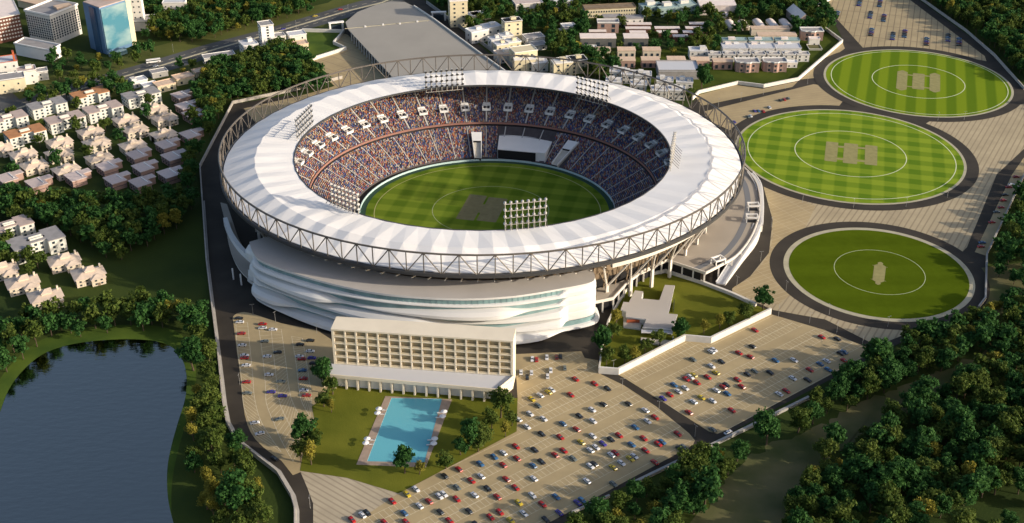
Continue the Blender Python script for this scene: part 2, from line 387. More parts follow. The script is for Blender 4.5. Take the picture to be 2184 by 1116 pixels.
# tan paved lots ---------------------------------------------------
lotL = Q('498,690 497,676 510,668 532,668 600,690 706,724 708,860 640,1008 600,983 545,938 522,885 512,800 504,740')
sheet('left_car_park', smooth(lotL, 3), 0.12, PAVE)
sheet('service_yard', Q('640,1005 740,1020 860,1050 700,1240 668,1240 668,1075 655,1040'), 0.12, PAVE_C)
lotM = Q('1098,756 1240,750 1247,764 1275,769 1282,799 1330,822 1400,868 1470,925 1482,940 1478,950 1170,1116 1000,1250 560,1250 845,1056 1100,922 1104,850')
sheet('main_car_park', lotM, 0.12, PAVE)
lotR = Q('1645,671 1760,705 1850,742 1857,750 1850,758 1700,838 1548,919 1530,926 1512,921 1420,862 1330,806 1318,800 1460,727 1515,733')
sheet('east_car_park', lotR, 0.12, PAVE)
sheet('forecourt_paving', Q('1628,398 1700,425 1985,258 2184,222 2184,318 2126,372 2062,528 2030,560 1925,716 1870,738 1760,682 1650,662 1572,628 1562,616 1600,590 1640,540 1648,470'), 0.12, PAVE_A)
sheet('curved_paving', smooth(Q('1628,398 1648,470 1640,540 1600,590 1562,616 1572,628'), 5)+Q('1660,650 1720,600 1700,520 1740,440'), 0.14, paved('tan curved stalls', TAN, R(-60), (0.50, 0.42, 0.30), 3.4, 0.3, 13, 0.3))
sheet('apron_paving', Q('1503,238 1735,180 1747,182 1797,217 1790,226 1700,232 1620,250 1565,282 1520,262'), 0.12, paved('tan apron', TAN, R(18), (0.30, 0.22, 0.15), 99999, 0, 4.2, 0.5))
sheet('apron_paving', Q('1482,205 1570,182 1627,190 1702,174 1690,186 1497,226'), 0.12, PAVE)
sheet('apron_paving', Q('1797,92 1708,170 1738,167 1772,125 1802,104'), 0.12, PAVE)
sheet('overflow_car_park', Q('1780,-60 1766,20 1842,104 1960,105 2104,131 2100,120 1935,-4 1900,-60'), 0.12, PAVE_B)
sheet('roadside_parking', Q('2184,336 2159,372 2079,538 2103,546 2184,376'), 0.12, PAVE)
sheet('north_paving', Q('657,130 738,106 711,95 733,72 742,75 838,170 735,205'), 0.12, paved('north plot', TAN, R(50), (0.24, 0.18, 0.12), 11, 0.8, 26, 0.8))
sheet('west_paving', Q('520,232 640,205 735,178 735,210 560,280'), 0.12, PAVE)
lawnP = Q('708,815 700,838 690,850 665,868 672,900 660,945 645,975 640,1005 740,1020 850,1053 1102,921 1104,850')
sheet('pool_lawn', lawnP, 0.18, LAWN)
lawnV = Q('1278,795 1284,740 1298,690 1342,610 1372,590 1422,584 1500,606 1642,664 1515,731 1460,725 1318,798')
sheet('villa_lawn', lawnV, 0.18, LAWN)

def disc(name, x, y, r, z, m, k=1.0, r0=None, n=128):
    b = MB(); z += zn()
    if r0 is None:
        b.add([(x+r*math.cos(2*math.pi*i/n), y+k*r*math.sin(2*math.pi*i/n), z) for i in range(n)], [list(range(n))], m)
    else:
        vs = [(x+q*math.cos(2*math.pi*i/n), y+k*q*math.sin(2*math.pi*i/n), z) for q in (r0, r) for i in range(n)]
        b.add(vs, [(i, n+i, n+(i+1) % n, (i+1) % n) for i in range(n)], m)
    return struct(b, name)
FLD = [(218.7, 628.3, 55.4, TURF1, 3.2, 0.90, 0.476), (241.5, 795.8, 80.5, TURF2, 1.9, 0.90, 0.483), (330.2, 934.3, 74.4, TURF3, 1.9, 0.93, 0.489)]
for i, (x, y, r, tm, rim, kb, ki) in enumerate(FLD):
    disc('ring_road', x, y, r+8.2, 0.17+0.012*i, ASPH); disc('field_rim', x, y, r, 0.24, CURB); disc('practice_field', x, y, r-rim, 0.28, tm)
    lw_ = 0.2 if i == 0 else 0.3; lm_ = LINEWD if i == 0 else LINEW
    disc('boundary_line', x+1, y, r*kb+lw_, 0.31, lm_, 1, r*kb-lw_); disc('inner_circle_line', x+1, y, r*ki+lw_, 0.31, lm_, 1, r*ki-lw_)
def rectp(name, cx_, cy_, sx, sy, rz, z, m, chamfer=0.0):
    b = MB(); P = []; z += zn()
    c = chamfer
    base = [(-sx/2+c, -sy/2), (sx/2-c, -sy/2), (sx/2, -sy/2+c), (sx/2, sy/2-c), (sx/2-c, sy/2), (-sx/2+c, sy/2), (-sx/2, sy/2-c), (-sx/2, -sy/2+c)]
    for px, py in base: P.append((cx_+px*math.cos(rz)-py*math.sin(rz), cy_+px*math.sin(rz)+py*math.cos(rz), z))
    b.add(P, [list(range(8))], m); return struct(b, name)
def zq(x, y): return G(1454+x/2.992, 0+y/2.992)
def face(x, y): return -math.atan2(x, y)
for px, py, sx, sy in ((955, 970, 8.6, 34), (1077, 982, 9.8, 35), (1208, 993, 8.6, 34)):
    x, y = zq(px, py); rectp('practice_pitch', x, y, sx, sy, R(-15), 0.33, PITCH_M, 0.6)
for px, py in ((1016, 940), (1143, 948), (1016, 1018), (1143, 1030)):
    x, y = zq(px, py); rectp('practice_pitch', x, y, 7, 3.2, R(-15), 0.33, PITCH_M, 0.6)
for px, py, sx, sy, cf in ((1405, 515, 8.2, 46, 3.5), (1510, 522, 9.4, 36, 0.8), (1615, 530, 8.2, 44, 3.5)):
    x, y = zq(px, py); rectp('practice_pitch', x, y, sx, sy, R(-17), 0.33, PITCH_M, cf)
for px, py in ((1455, 482), (1562, 488), (1455, 556), (1562, 564)):
    x, y = zq(px, py); rectp('practice_pitch', x, y, 6, 2.2, R(-17), 0.33, PITCH_M, 0.4)
x, y = G(1875, 584); A1 = R(-18); rectp('practice_pitch', x, y, 6.8, 21, A1, 0.33, PITCH_M, 1.5); rectp('practice_pitch', x, y, 3.0, 28, A1, 0.37, PITCH_M, 1.1)
for s in (-1, 1): rectp('practice_pitch', x-s*8.5*math.sin(A1), y+s*8.5*math.cos(A1), 9, 0.45, A1, 0.41, PITCH_M, 0.2)

# car-park lines ----------------------------------------------------
ANG = R(37.5); U = (math.cos(ANG), math.sin(ANG)); V = (-math.sin(ANG), math.cos(ANG))
def stall_rows(name, poly, v0, period, n, depth=5.0, pitch=2.7):
    b = MB(); us = [p[0]*U[0]+p[1]*U[1] for p in poly]; u0, u1 = min(us), max(us)
    def seg(ua, va, ub, vb, wd):
        ribbon(b, [(ua*U[0]+va*V[0], ua*U[1]+va*V[1]), (ub*U[0]+vb*V[0], ub*U[1]+vb*V[1])], wd, 0.135, 0.15, LINE)
    def ok(u, v, q=0.5): return inpoly(u*U[0]+v*V[0], u*U[1]+v*V[1], poly)
    for k in range(n):
        vc = v0+k*period
        for dv, wd in ((-depth, 0.16), (0, 0.28), (depth, 0.16)):
            u = u0
            while u < u1:
                if ok(u, vc+dv) and ok(u+pitch, vc+dv): seg(u, vc+dv, u+pitch, vc+dv, wd)
                u += pitch
        u = u0
        while u < u1:
            for sgn in (-1, 1):
                if ok(u, vc+sgn*depth) and ok(u, vc+sgn*0.2): seg(u, vc, u, vc+sgn*depth, 0.17)
            u += pitch
    struct(b, name)
MAINV, MAINP = 311.0+2.0, 16.2
stall_rows('main_stall_lines', lotM, MAINV-16.2, 16.2, 8)
EASTV = 308.5
stall_rows('east_stall_lines', lotR, EASTV, 16.7, 6)
b = MB()     # west lot: columns running down the lot
cols = ['503,690 506,740 514,800 519,860 528,890 545,930', '528,688 533,740 539,800 543,850 555,895 575,930 600,965', '552,700 560,760 566,820 568,860 585,905 600,940 625,985',
        '578,700 584,760 592,830 600,870 622,915 640,950', '600,703 608,760 617,830 625,860 645,900', '622,718 632,780 641,850 662,890', '645,722 655,780 665,850']
colw = [resample(smooth(Q(c), 5), 40) for c in cols]
for c in colw: ribbon(b, c, 0.25, 0.135, 0.15, LINE)
for a, c in ((0, 1), (2, 3), (3, 4), (5, 6)):
    for p, q in zip(resample(colw[a], 30), resample(colw[c], 30)): ribbon(b, [p, q], 0.17, 0.135, 0.15, LINE)
struct(b, 'west_stall_lines')

# ================================================================== WALLS AND KERBS
WALLG = mat('weathered wall', (0.40, 0.37, 0.33), 0.85, var=0.12, scale=0.3)
def wall(name, px, h, th, m, label, cat='wall', mtop=None, base=0.05, z=0.0):
    b = MB(); ribbon(b, Q(px, z=z), th, base, h, m, mtop)
    o = b.build(name); return tag(o, label, cat)
wall('boundary_wall', '730,168 620,196 497,222 427,357 432,430 441,560 452,650 466,760 476,860 484,905 506,945 592,1012 622,1062 630,1090 630,1240', 2.6, 0.8, WALLG, 'long pale boundary wall running down the left side of the stadium compound')
wall('footpath_wall', '434,430 443,560 454,650 468,760 480,860 488,903 510,942 596,1008 627,1060 634,1090 634,1240', 0.6, 1.8, CONC, 'low grey kerb strip just inside the left boundary wall', 'kerb')
wall('garden_wall', '1277,796 1318,799 1460,727 1515,732 1643,670', 4.0, 1.2, WALLW, 'tall white wall between the villa lawn and the east car park')
wall('garden_wall', '1277,796 1284,742 1297,690 1318,650 1342,612 1372,591 1421,581', 2.2, 0.8, WALLW, 'curved low white wall on the stadium side of the villa lawn')
wall('garden_wall', '1421,582 1500,607 1560,630 1612,654', 2.2, 1.6, WALLW, 'straight white wall between the villa lawn and the ring road')
wall('roadside_wall', '1220,1096 1300,1060', 1.4, 1.0, CONC, 'short grey wall end at the bottom of the perimeter road')
wall('roadside_wall', '1350,1034 1560,932 1730,848', 1.6, 1.4, CONC, 'long grey wall along the perimeter road beside the dirt track')
wall('roadside_wall', '1790,818 1822,800', 1.6, 1.4, CONC, 'short grey wall section half hidden by trees beside the perimeter road')
wall('roadside_wall', '2184,376 2104,546 2101,640 2086,660', 2.4, 0.9, CONC, 'grey wall on the outer side of the lane right of the smallest practice field')
wall('north_wall', '2184,192 2120,120 2060,68 1950,-10', 2.4, 0.8, WALLG, 'pale wall at the top right behind the farthest practice field')
wall('north_wall', '1740,18 1768,2 1790,-10', 3.0, 1.0, WALLW, 'short white wall at the top edge by the overflow car park')
wall('north_wall', '1757,62 1796,91 1702,172 1628,187 1573,180 1490,200 1476,214', 2.8, 1.2, WALLW, 'zigzag white wall between the row houses and the ring road')
wall('north_wall', '655,133 738,107 712,95 734,70 645,68', 3.0, 1.4, WALLW, 'folded white wall around the grass plot left of the long plaza roof')
sheet('plot_grass', Q('645,68 733,70 712,94 736,106 655,130 640,120'), 0.06, BANK)
sheet('estate_grass', Q('1300,190 1500,205 1570,178 1625,184 1700,168 1792,92 1756,64 1500,80 1300,140'), 0.055, ESTG)

# ================================================================== STADIUM
SX, SY, SK = -18.5, 709.0, 0.91
def E(r, th, z, k=SK): return (SX+r*math.cos(th), SY+k*r*math.sin(th), z)
stad = thing('cricket_stadium', 'huge oval cricket stadium with white membrane roof ring and packed stands', 'stadium', (SX, SY, 0))
def spart(mb, name):
    mb.v = [(x-SX, y-SY, z) for x, y, z in mb.v]; return part(mb, name, stad)
# playing field
FX, FY, FK, FR = -16.0, 708.0, 0.90, 81.0
disc('stadium_field', FX, FY, 79.6, 0.30, TURFS, FK)
disc('stadium_perimeter', FX, FY, 83.5, 0.24, mat('dark green surround', (0.02, 0.055, 0.035), 0.8), FK)
disc('stadium_boundary_line', FX, FY, 74.2, 0.33, mat('rope line', (0.40, 0.38, 0.16), 0.8), FK, 73.7)
disc('stadium_inner_circle', FX+2, FY, 38.3, 0.33, mat('faint line', (0.34, 0.38, 0.20), 0.8), FK, 37.9)
for px, py, sx, sy in ((1006, 443, 12, 36), (1050, 448, 13, 34), (1028, 446, 9, 12)):
    x, y = G(px, py); rectp('stadium_pitch', x, y, sx, sy, R(-13), 0.345, PITCH_D, 0.5)
def ering(mb, prof, m, t0=0.0, t1=2*math.pi, n=180, mats=None, c=(SX, SY), k=SK):
    """sweep a profile [(r,z)...] round the oval"""
    full = abs(t1-t0-2*math.pi) < 1e-6; P = len(prof); cnt = n if full else n+1
    vs = [(c[0]+r*math.cos(t0+(t1-t0)*i/n), c[1]+k*r*math.sin(t0+(t1-t0)*i/n), z) for i in range(cnt) for r, z in prof]
    for j in range(P-1):
        fs = [(i*P+j, ((i+1) % cnt)*P+j, ((i+1) % cnt)*P+j+1, i*P+j+1) for i in range(n)]
        b0 = len(mb.v) if j == 0 else b0
        if j == 0: mb.v.extend(vs)
        kk = mb.mi(mats[j] if mats else m)
        for f in fs: mb.f.append([b0+q for q in f]); mb.m.append(kk)
# LED boards round the field
b = MB(); ering(b, [(83.2, 0.2), (83.2, 1.5), (83.7, 1.5), (83.7, 0.2)], mat('pale boards', (0.50, 0.66, 0.64), 0.5), c=(FX, FY), k=FK); spart(b, 'boundary_board')
# terraces
def steps(r0, z0, r1, z1, n):
    P = []
    for i in range(n):
        ra = r0+(r1-r0)*i/n; za = z0+(z1-z0)*i/n
        P += [(ra, za), (ra+(r1-r0)/n, za)]
    return P+[(r1, z1)]
LOW = (85.5, 1.2, 112.0, 14.6); UPP = (113.0, 17.5, 153.0, 38.6)
b = MB(); ering(b, [(85.5, 0.2)]+steps(*LOW, 24)+[(118, 14.6), (118, 16.0)], STAND, n=160); spart(b, 'lower_stand')
b = MB(); ering(b, [(112.6, 16.0), (112.6, 17.6)]+steps(*UPP, 40)+[(154, 37.2), (140, 27.5), (118, 15.9), (112.6, 16.0)], STAND, n=160); spart(b, 'upper_stand')
b = MB(); ering(b, [(112.1, 16.3), (112.1, 17.7), (112.6, 17.7), (112.6, 16.3)], REDP, n=180); spart(b, 'parapet')
# aisles of the upper and lower tier, stair entrances
NA = 50
b = MB(); b2 = MB(); AISL = mat('aisle concrete', (0.42, 0.40, 0.38), 0.85)
for i in range(NA):
    th = 2*math.pi*(i+0.5)/NA
    for (t, mb, wd) in ((UPP, b, 1.1), (LOW, b2, 0.7)):
        ts = 1.0/SK
        p0 = Vector(E(t[0]+0.3, th, t[1]+0.28)); p1 = Vector(E(t[2]-0.3, th, t[3]+0.0))
        d = (p1-p0); s = Vector((-d.y, d.x, 0)).normalized()*wd/2
        up = Vector((0, 0, 0.35))
        mb.add([p0-s, p0+s, p1+s, p1-s, p0-s+up, p0+s+up, p1+s+up, p1-s+up], [(4, 5, 6, 7), (0, 1, 5, 4), (1, 2, 6, 5), (2, 3, 7, 6), (3, 0, 4, 7)], AISL)
spart(b, 'upper_aisles'); spart(b2, 'lower_aisles')
def vom():
    b = MB(); L, Wd = 7.4, 5.4
    b.box(0, -Wd/2, 0, L, 0.8, 2.3, WHITE); b.box(0, Wd/2, 0, L, 0.8, 2.3, WHITE); b.box(L/2-0.5, 0, 0, 1.6, Wd, 3.6, WHITE)
    b.box(-L/2+0.4, 0, 0, 0.8, Wd, 1.6, WHITE); b.box(0.4, 0, 0.6, L-2, Wd-0.9, 0.12, DARK); b.box(1.5, 0, 2.5, 3.4, Wd+0.6, 0.35, WHITE)
    return b
proto_v = None
VR = 125.5
for i in range(NA):
    th = 2*math.pi*(i+0.5)/NA
    x, y, z = E(VR, th, UPP[1]+(VR-UPP[0])/(UPP[2]-UPP[0])*(UPP[3]-UPP[1])-1.2)
    rz = math.atan2(SK*math.sin(th), math.cos(th)) if False else math.atan2(math.sin(th)/SK, math.cos(th))
    if proto_v is None: proto_v = part(vom(), 'stair_entrance', stad, (x-SX, y-SY, z), rz)
    else:
        o = proto_v.copy(); C.objects.link(o); o.parent = stad; o.location = (x-SX, y-SY, z); o.rotation_euler = (0, 0, rz); ALLKIDS[stad.name].append(o)
# pavilion with sight screen and two tunnels in the far lower stand
PAVS = 1.0
def pavpart():
    A = [Vector(GZ(*q, z)) for q, z in (((1058, 343), 1.0), ((1150, 352), 1.0))]
    b = MB(); Z0, Z1 = 8.0, 11.5
    fl, fr = Vector(GZ(1061, 318, Z0)), Vector(GZ(1163, 327, Z0)); bl, br = Vector(GZ(1066, 279, Z1)), Vector(GZ(1186, 289, Z1))
    gl, gr = Vector((fl.x, fl.y, 0.5)), Vector((fr.x, fr.y, 0.5)); hl, hr = Vector((bl.x, bl.y, 0.5)), Vector((br.x, br.y, 0.5))
    b.add([fl, fr, br, bl, gl, gr, hr, hl], [(0, 1, 2, 3), (4, 5, 1, 0), (5, 6, 2, 1), (7, 4, 0, 3), (6, 7, 3, 2)], WHITE)
    spart(b, 'pavilion'); 
    b = MB(); d = (fr-fl); n = Vector((d.y, -d.x, 0)).normalized()*0.4
    p = [fl+d*0.01+n, fl+d*0.80+n]
    b.add([Vector((p[0].x, p[0].y, 1.0)), Vector((p[1].x, p[1].y, 1.0)), Vector((p[1].x, p[1].y, 7.5)), Vector((p[0].x, p[0].y, 7.5))]+[Vector((q.x-n.x*0.7, q.y-n.y*0.7, z)) for q, z in ((p[0], 1.0), (p[1], 1.0), (p[1], 7.5), (p[0], 7.5))],
          [(0, 1, 2, 3), (0, 4, 5, 1), (1, 5, 6, 2), (2, 6, 7, 3), (3, 7, 4, 0)], DARK)
    spart(b, 'sight_screen')
    for (a0, a1, c0, c1) in (((1012, 341), (1026, 342), (1005, 288), (1026, 288)), ((1176, 355), (1188, 358), (1212, 305), (1233, 309))):
        b = MB(); P = [G(*a0, 1.0), G(*a1, 1.0), G(*c1, 11.5), G(*c0, 11.5)]; zt = [2.5, 2.5, 12.6, 12.6]
        vs = [(p[0], p[1], 0.6) for p in P]+[(p[0], p[1], z) for p, z in zip(P, zt)]
        b.add(vs, [(4, 5, 6, 7), (1, 2, 6, 5), (2, 3, 7, 6), (3, 0, 4, 7)], FLOORW); b.add(vs, [(0, 1, 5, 4)], DARK)
        for s in ((0, 3), (1, 2)):
            q0, q1 = Vector(vs[4+s[0]]), Vector(vs[4+s[1]])
            b.add([q0, q1, q1+Vector((0, 0, 1.4)), q0+Vector((0, 0, 1.4))]+[v+Vector((0.5, 0, 0)) for v in (q0, q1, q1+Vector((0, 0, 1.4)), q0+Vector((0, 0, 1.4)))],
                  [(0, 1, 2, 3), (7, 6, 5, 4), (3, 2, 6, 7), (0, 3, 7, 4), (1, 5, 6, 2)], WHITE)
        m0 = [(Vector(vs[4+a])*(1-t)+Vector(vs[4+c])*t)+Vector((0, 0, 0.3)) for t, a, c in ((0.62, 0, 3), (0.62, 1, 2), (0.98, 1, 2), (0.98, 0, 3))]
        b.add(m0+[v+Vector((0, 0, 1.2)) for v in m0], [(4, 5, 6, 7), (1, 2, 6, 5), (2, 3, 7, 6), (3, 0, 4, 7)], WHITE); b.add(m0+[v+Vector((0, 0, 1.2)) for v in m0], [(0, 1, 5, 4)], DARK)
        spart(b, 'players_tunnel')
pavpart()
pav_poly = Q('1052,350 1058,270 1196,280 1162,360')+[]
tun1, tun2 = Q('1008,348 1000,280 1032,280 1030,350'), Q('1170,362 1205,298 1240,302 1196,366')
# roof membrane: 54 folded bays
NB = 54; RI, RM, RO = 119.5, 143.5, 163.2; ZI, ZM, ZO = 43.4, 44.6, 39.4
b = MB(); vs = []
for i in range(2*NB):
    th = math.pi*i/NB; up = i % 2 == 0
    vs += [E(RI, th, ZI+(0.10 if up else -0.10)), E(RM+(0.25 if up else -0.25), th, ZM+(0.34 if up else -0.34)), E(RO, th, ZO+(0.15 if up else -0.15))]
fs = []
n = 2*NB
for i in range(n):
    j = (i+1) % n
    fs += [(3*i, 3*i+1, 3*j+1, 3*j), (3*i+1, 3*i+2, 3*j+2, 3*j+1)]
b.add(vs, fs, FABRIC)
vs2 = [(x, y, z-0.5) for x, y, z in vs]; b.add(vs2, [f[::-1] for f in fs], FABRIC); spart(b, 'roof_membrane')
b = MB(); ering(b, [(RI-0.5, ZI-1.0), (RI-0.5, ZI+0.25), (RI+0.2, ZI+0.25), (RI+0.2, ZI-1.0), (RI-0.5, ZI-1.0)], STEELD, n=180); spart(b, 'inner_tension_ring')
# outer compression ring truss
b = MB(); ZB, ZT, RT = 38.6, 51.0, 164.6
for z, r_, m in ((ZB, 0.62, STEELD), (ZT, 0.62, STEEL)):
    ring = [Vector(E(RT, 2*math.pi*i/(2*NB), z)) for i in range(2*NB)]
    for i in range(2*NB): b.tube(ring[i], ring[(i+1) % (2*NB)], r_, m, 6)
for i in range(2*NB):
    t = math.pi*i/NB
    b.tube(E(RT, t, ZB), E(RT, t, ZT), 0.34, STEEL, 5)
    t2 = math.pi*(i+1)/NB
    if i % 2 == 0: b.tube(E(RT, t, ZT), E(RT, t2, ZB), 0.34, STEEL, 5)
    else: b.tube(E(RT, t, ZB), E(RT, t2, ZT), 0.34, STEEL, 5)
spart(b, 'ring_truss')
b = MB(); ering(b, [(RT-1.6, ZB-0.9), (RT-0.9, ZB-1.5), (RT+0.9, ZB-1.5), (RT+0.9, ZB+0.1), (RT-1.6, ZB+0.1)], STEELD, n=180); spart(b, 'gutter')
b = MB(); ering(b, [(155.6, 29.8), (157.9, 29.8), (157.9, 32.4), (155.6, 32.4), (155.6, 29.8)], BEAMW, t0=R(-62), t1=R(215), n=150); spart(b, 'ring_beam')
# back wall of the bowl with dark openings
b = MB(); ering(b, [(138, 0.2), (138, 4.2), (138, 8.0), (138.5, 8.2), (139, 13.5), (141, 14), (141, 19), (143.5, 19.5), (144, 27), (150, 33), (157, 34), (160, 36.8)], BROWN, n=120,
               mats=[DARK, DARK, DARK, DARK, BROWN, BROWN, DARK, BROWN, DARK, BROWN, STEELD]); spart(b, 'outer_wall')
b = MB()
for i in range(NB*2):
    th = math.pi*i/NB; b.tube(E(141.6, th, 8), E(144.8, th, 27), 0.45, BROWN, 4); b.tube(E(144.8, th, 27), E(156.5, th, 30.4), 0.4, BEAMW, 4)
spart(b, 'raker_beams')
# Y columns
def ycol():
    b = MB(); H = 30.2
    b.box(0, 0, 0, 1.5, 1.9, 12.5, BEAMW, top=0.9)
    for s in (-1, 1): b.tube((0, s*0.3, 12.0), (9.4, s*8.4, H), 0.65, BEAMW, 6, 0.5); b.tube((-1.0, s*0.2, 12.0), (-6.5, s*5.5, 26.0), 0.4, BROWN, 5, 0.3)
    return b
pc = None
for i in range(NB):
    th = 2*math.pi*i/NB-R(0.5)
    if -150 < (math.degrees(th)+180) % 360-180 < -62: continue
    x, y, z = E(147.2, th, 0.05); rz = math.atan2(math.sin(th)/SK, math.cos(th))
    if pc is None: pc = part(ycol(), 'support_column', stad, (x-SX, y-SY, z), rz)
    else:
        o = pc.copy(); C.objects.link(o); o.parent = stad; o.location = (x-SX, y-SY, z); o.rotation_euler = (0, 0, rz); ALLKIDS[stad.name].append(o)
# floodlight banks
FRM = mat('floodlight frame', (0.40, 0.38, 0.34), 0.6)
def flood(cols, rows, cw, rh):
    b = MB(); W_, H_ = (cols-1)*cw, rows*rh
    for c in range(cols):
        x = -W_/2+c*cw; b.tube((x, 0, 0), (x, 0, H_), 0.24, FRM, 5)
        b.tube((x, 0, H_*0.55), (x, 5.0, 3.3), 0.16, STEEL, 4)
    for r_ in range(rows+1): b.tube((-W_/2-0.4, 0, r_*rh), (W_/2+0.4, 0, r_*rh), 0.22, FRM, 5)
    return b
def lampmb():
    b = MB(); b.tube((0, -0.2, -0.4), (0, -0.9, 0.4), 0.35, STEELD, 5)
    b.tube((0, 0.75, 1.05), (0, -0.1, 0.65), 0.4, LAMPG, 8, 0.75); b.tube((0, -0.1, 0.65), (0, -0.6, 0.4), 0.75, LAMPG, 8, 0.95); b.tube((0, -0.62, 0.39), (0, -0.75, 0.32), 1.08, STEELD, 8, 1.08); return b
lampp = None; LAMPG = mat('floodlight housing', (0.46, 0.45, 0.43), 0.5)
def bank(px, py, cols, rows, cw, rh, z0):
    global lampp
    x, y = G(px, py, ZI+0.3); th = math.atan2((y-SY)/SK, x-SX)
    x, y, z = E(RI+0.8, th, ZI+z0)
    if z0 < -1: x, y, z = E(RI-1.0, th, ZI+z0)
    rz = math.atan2(math.sin(th)/SK, math.cos(th))-math.pi/2
    o = part(flood(cols, rows, cw, rh), 'floodlight_bank', stad, (x-SX, y-SY, z), rz)
    for c in range(cols):
        for r_ in range(1, rows+1):
            L_ = (-(cols-1)*cw/2+c*cw, 0, r_*rh+0.2)
            if lampp is None: lampp = part(lampmb(), 'lamp', o, L_)
            else:
                q = lampp.copy(); C.objects.link(q); q.parent = o; q.location = L_; ALLKIDS.setdefault(o.name, []).append(q)
bank(1119, 485, 8, 4, 3.3, 4.3, -0.5)
bank(949, 188, 8, 4, 3.75, 3.7, -2.6)
bank(1262, 210, 8, 4, 3.5, 3.7, -2.6)
bank(655, 284, 8, 4, 3.6, 3.7, -1.0)
bank(1419, 345, 8, 4, 3.6, 3.7, -1.0)
bank(738, 446, 8, 4, 3.0, 3.2, -0.5)
# spectators ---------------------------------------------------------
def crowd():
    pts = []
    for (r0, z0, r1, z1), nrow, sp in ((LOW, 24, 0.72), (UPP, 40, 0.80)):
        for i in range(nrow):
            r = r0+(r1-r0)*(i+0.5)/nrow; z = z0+(z1-z0)*i/nrow
            n = int(2*math.pi*r*0.95/sp); th = np.arange(n)/n*2*math.pi+rng.uniform(-0.0015, 0.0015, n)
            vis = (np.sin(th) > -0.93)
            keep = vis & (rng.random(n) < 0.93)
            th = th[keep]; x = SX+r*np.cos(th); y = SY+SK*r*np.sin(th)
            a = np.abs(((th/(2*math.pi)*NA-0.5)+0.5) % 1.0-0.5)*2*math.pi/NA*r
            k = a > (1.0 if sp > 0.75 else 0.55)
            if sp > 0.75: k &= ~((a < 3.3) & (abs(r-VR) < 4.6))
            else:
                if True:
                    for poly in (pav_poly_w, tun1w, tun2w):
                        ins = np.array([inpoly(px, py, poly) for px, py in zip(x, y)]) if len(x) else np.zeros(0, bool)
                        k &= ~ins
            x, y, th = x[k], y[k], th[k]
            pts.append(np.stack([x, y, np.full(len(x), z+0.0), th], 1))
    return np.concatenate(pts)
pav_poly_w = [G(1056, 348, 1), G(1062, 276, 11.5), G(1192, 286, 11.5), G(1160, 356, 1)]
tun1w = [G(1010, 348, 1), G(1002, 284, 11.5), G(1029, 284, 11.5), G(1029, 348, 1)]
tun2w = [G(1173, 362, 1), G(1208, 302, 11.5), G(1237, 306, 11.5), G(1192, 366, 1)]
cp = crowd(); N = len(cp)
sz = rng.uniform(0.85, 1.15, N)
base = np.array([(-.27, -.16, 0), (.27, -.16, 0), (.27, .16, 0), (-.27, .16, 0), (-.20, -.12, 1), (.20, -.12, 1), (.20, .12, 1), (-.20, .12, 1)], float)
ca, sa = np.cos(cp[:, 3]+math.pi/2), np.sin(cp[:, 3]+math.pi/2)
h = (1.15*sz)
bx = base[:, 0][None, :]*sz[:, None]; by = base[:, 1][None, :]*np.ones(N)[:, None]
X = cp[:, 0][:, None]+bx*ca[:, None]-by*sa[:, None]; Y = cp[:, 1][:, None]+bx*sa[:, None]+by*ca[:, None]; Z = cp[:, 2][:, None]+base[:, 2][None, :]*h[:, None]
co = np.stack([X, Y, Z], 2).reshape(-1, 3)
fq = np.array([(4, 5, 6, 7), (0, 1, 5, 4), (1, 2, 6, 5), (2, 3, 7, 6), (3, 0, 4, 7)])
fi = (np.arange(N)[:, None, None]*8+fq[None]).reshape(-1)
def np_mesh(name, co, fi, per=4):
    me = bpy.data.meshes.new(name); me.vertices.add(len(co)); me.vertices.foreach_set('co', co.astype(np.float32).ravel())
    nf = len(fi)//per; me.loops.add(len(fi)); me.loops.foreach_set('vertex_index', fi.astype(np.int32))
    me.polygons.add(nf); me.polygons.foreach_set('loop_start', (np.arange(nf)*per).astype(np.int32)); me.polygons.foreach_set('loop_total', np.full(nf, per, np.int32))
    me.update(calc_edges=True); return me
me = np_mesh('spectators', co, fi)
m, t, p = new_mat('spectator clothing'); p.inputs['Roughness'].default_value = 0.9
g = t.nodes.new('ShaderNodeNewGeometry'); r = t.nodes.new('ShaderNodeValToRGB'); r.color_ramp.interpolation = 'CONSTANT'
pal = [(0.00, (0.045, 0.06, 0.18)), (0.18, (0.36, 0.09, 0.05)), (0.29, (0.40, 0.20, 0.11)), (0.40, (0.09, 0.13, 0.28)), (0.51, (0.38, 0.31, 0.23)), (0.62, (0.15, 0.06, 0.05)), (0.71, (0.05, 0.045, 0.05)), (0.80, (0.24, 0.24, 0.28)), (0.89, (0.50, 0.33, 0.19)), (0.95, (0.50, 0.48, 0.45))]
els = r.color_ramp.elements
els[0].position = 0; els[0].color = (*pal[0][1], 1); els[1].position = pal[1][0]; els[1].color = (*pal[1][1], 1)
for q, c in pal[2:]: e = els.new(q); e.color = (*c, 1)
t.links.new(g.outputs['Random Per Island'], r.inputs[0]); t.links.new(r.outputs[0], p.inputs['Base Color'])
me.materials.append(m); o = bpy.data.objects.new('spectators', me); C.objects.link(o)
tag(o, 'dense crowd of spectators in red blue and white clothes filling both tiers', 'crowd', kind='stuff')

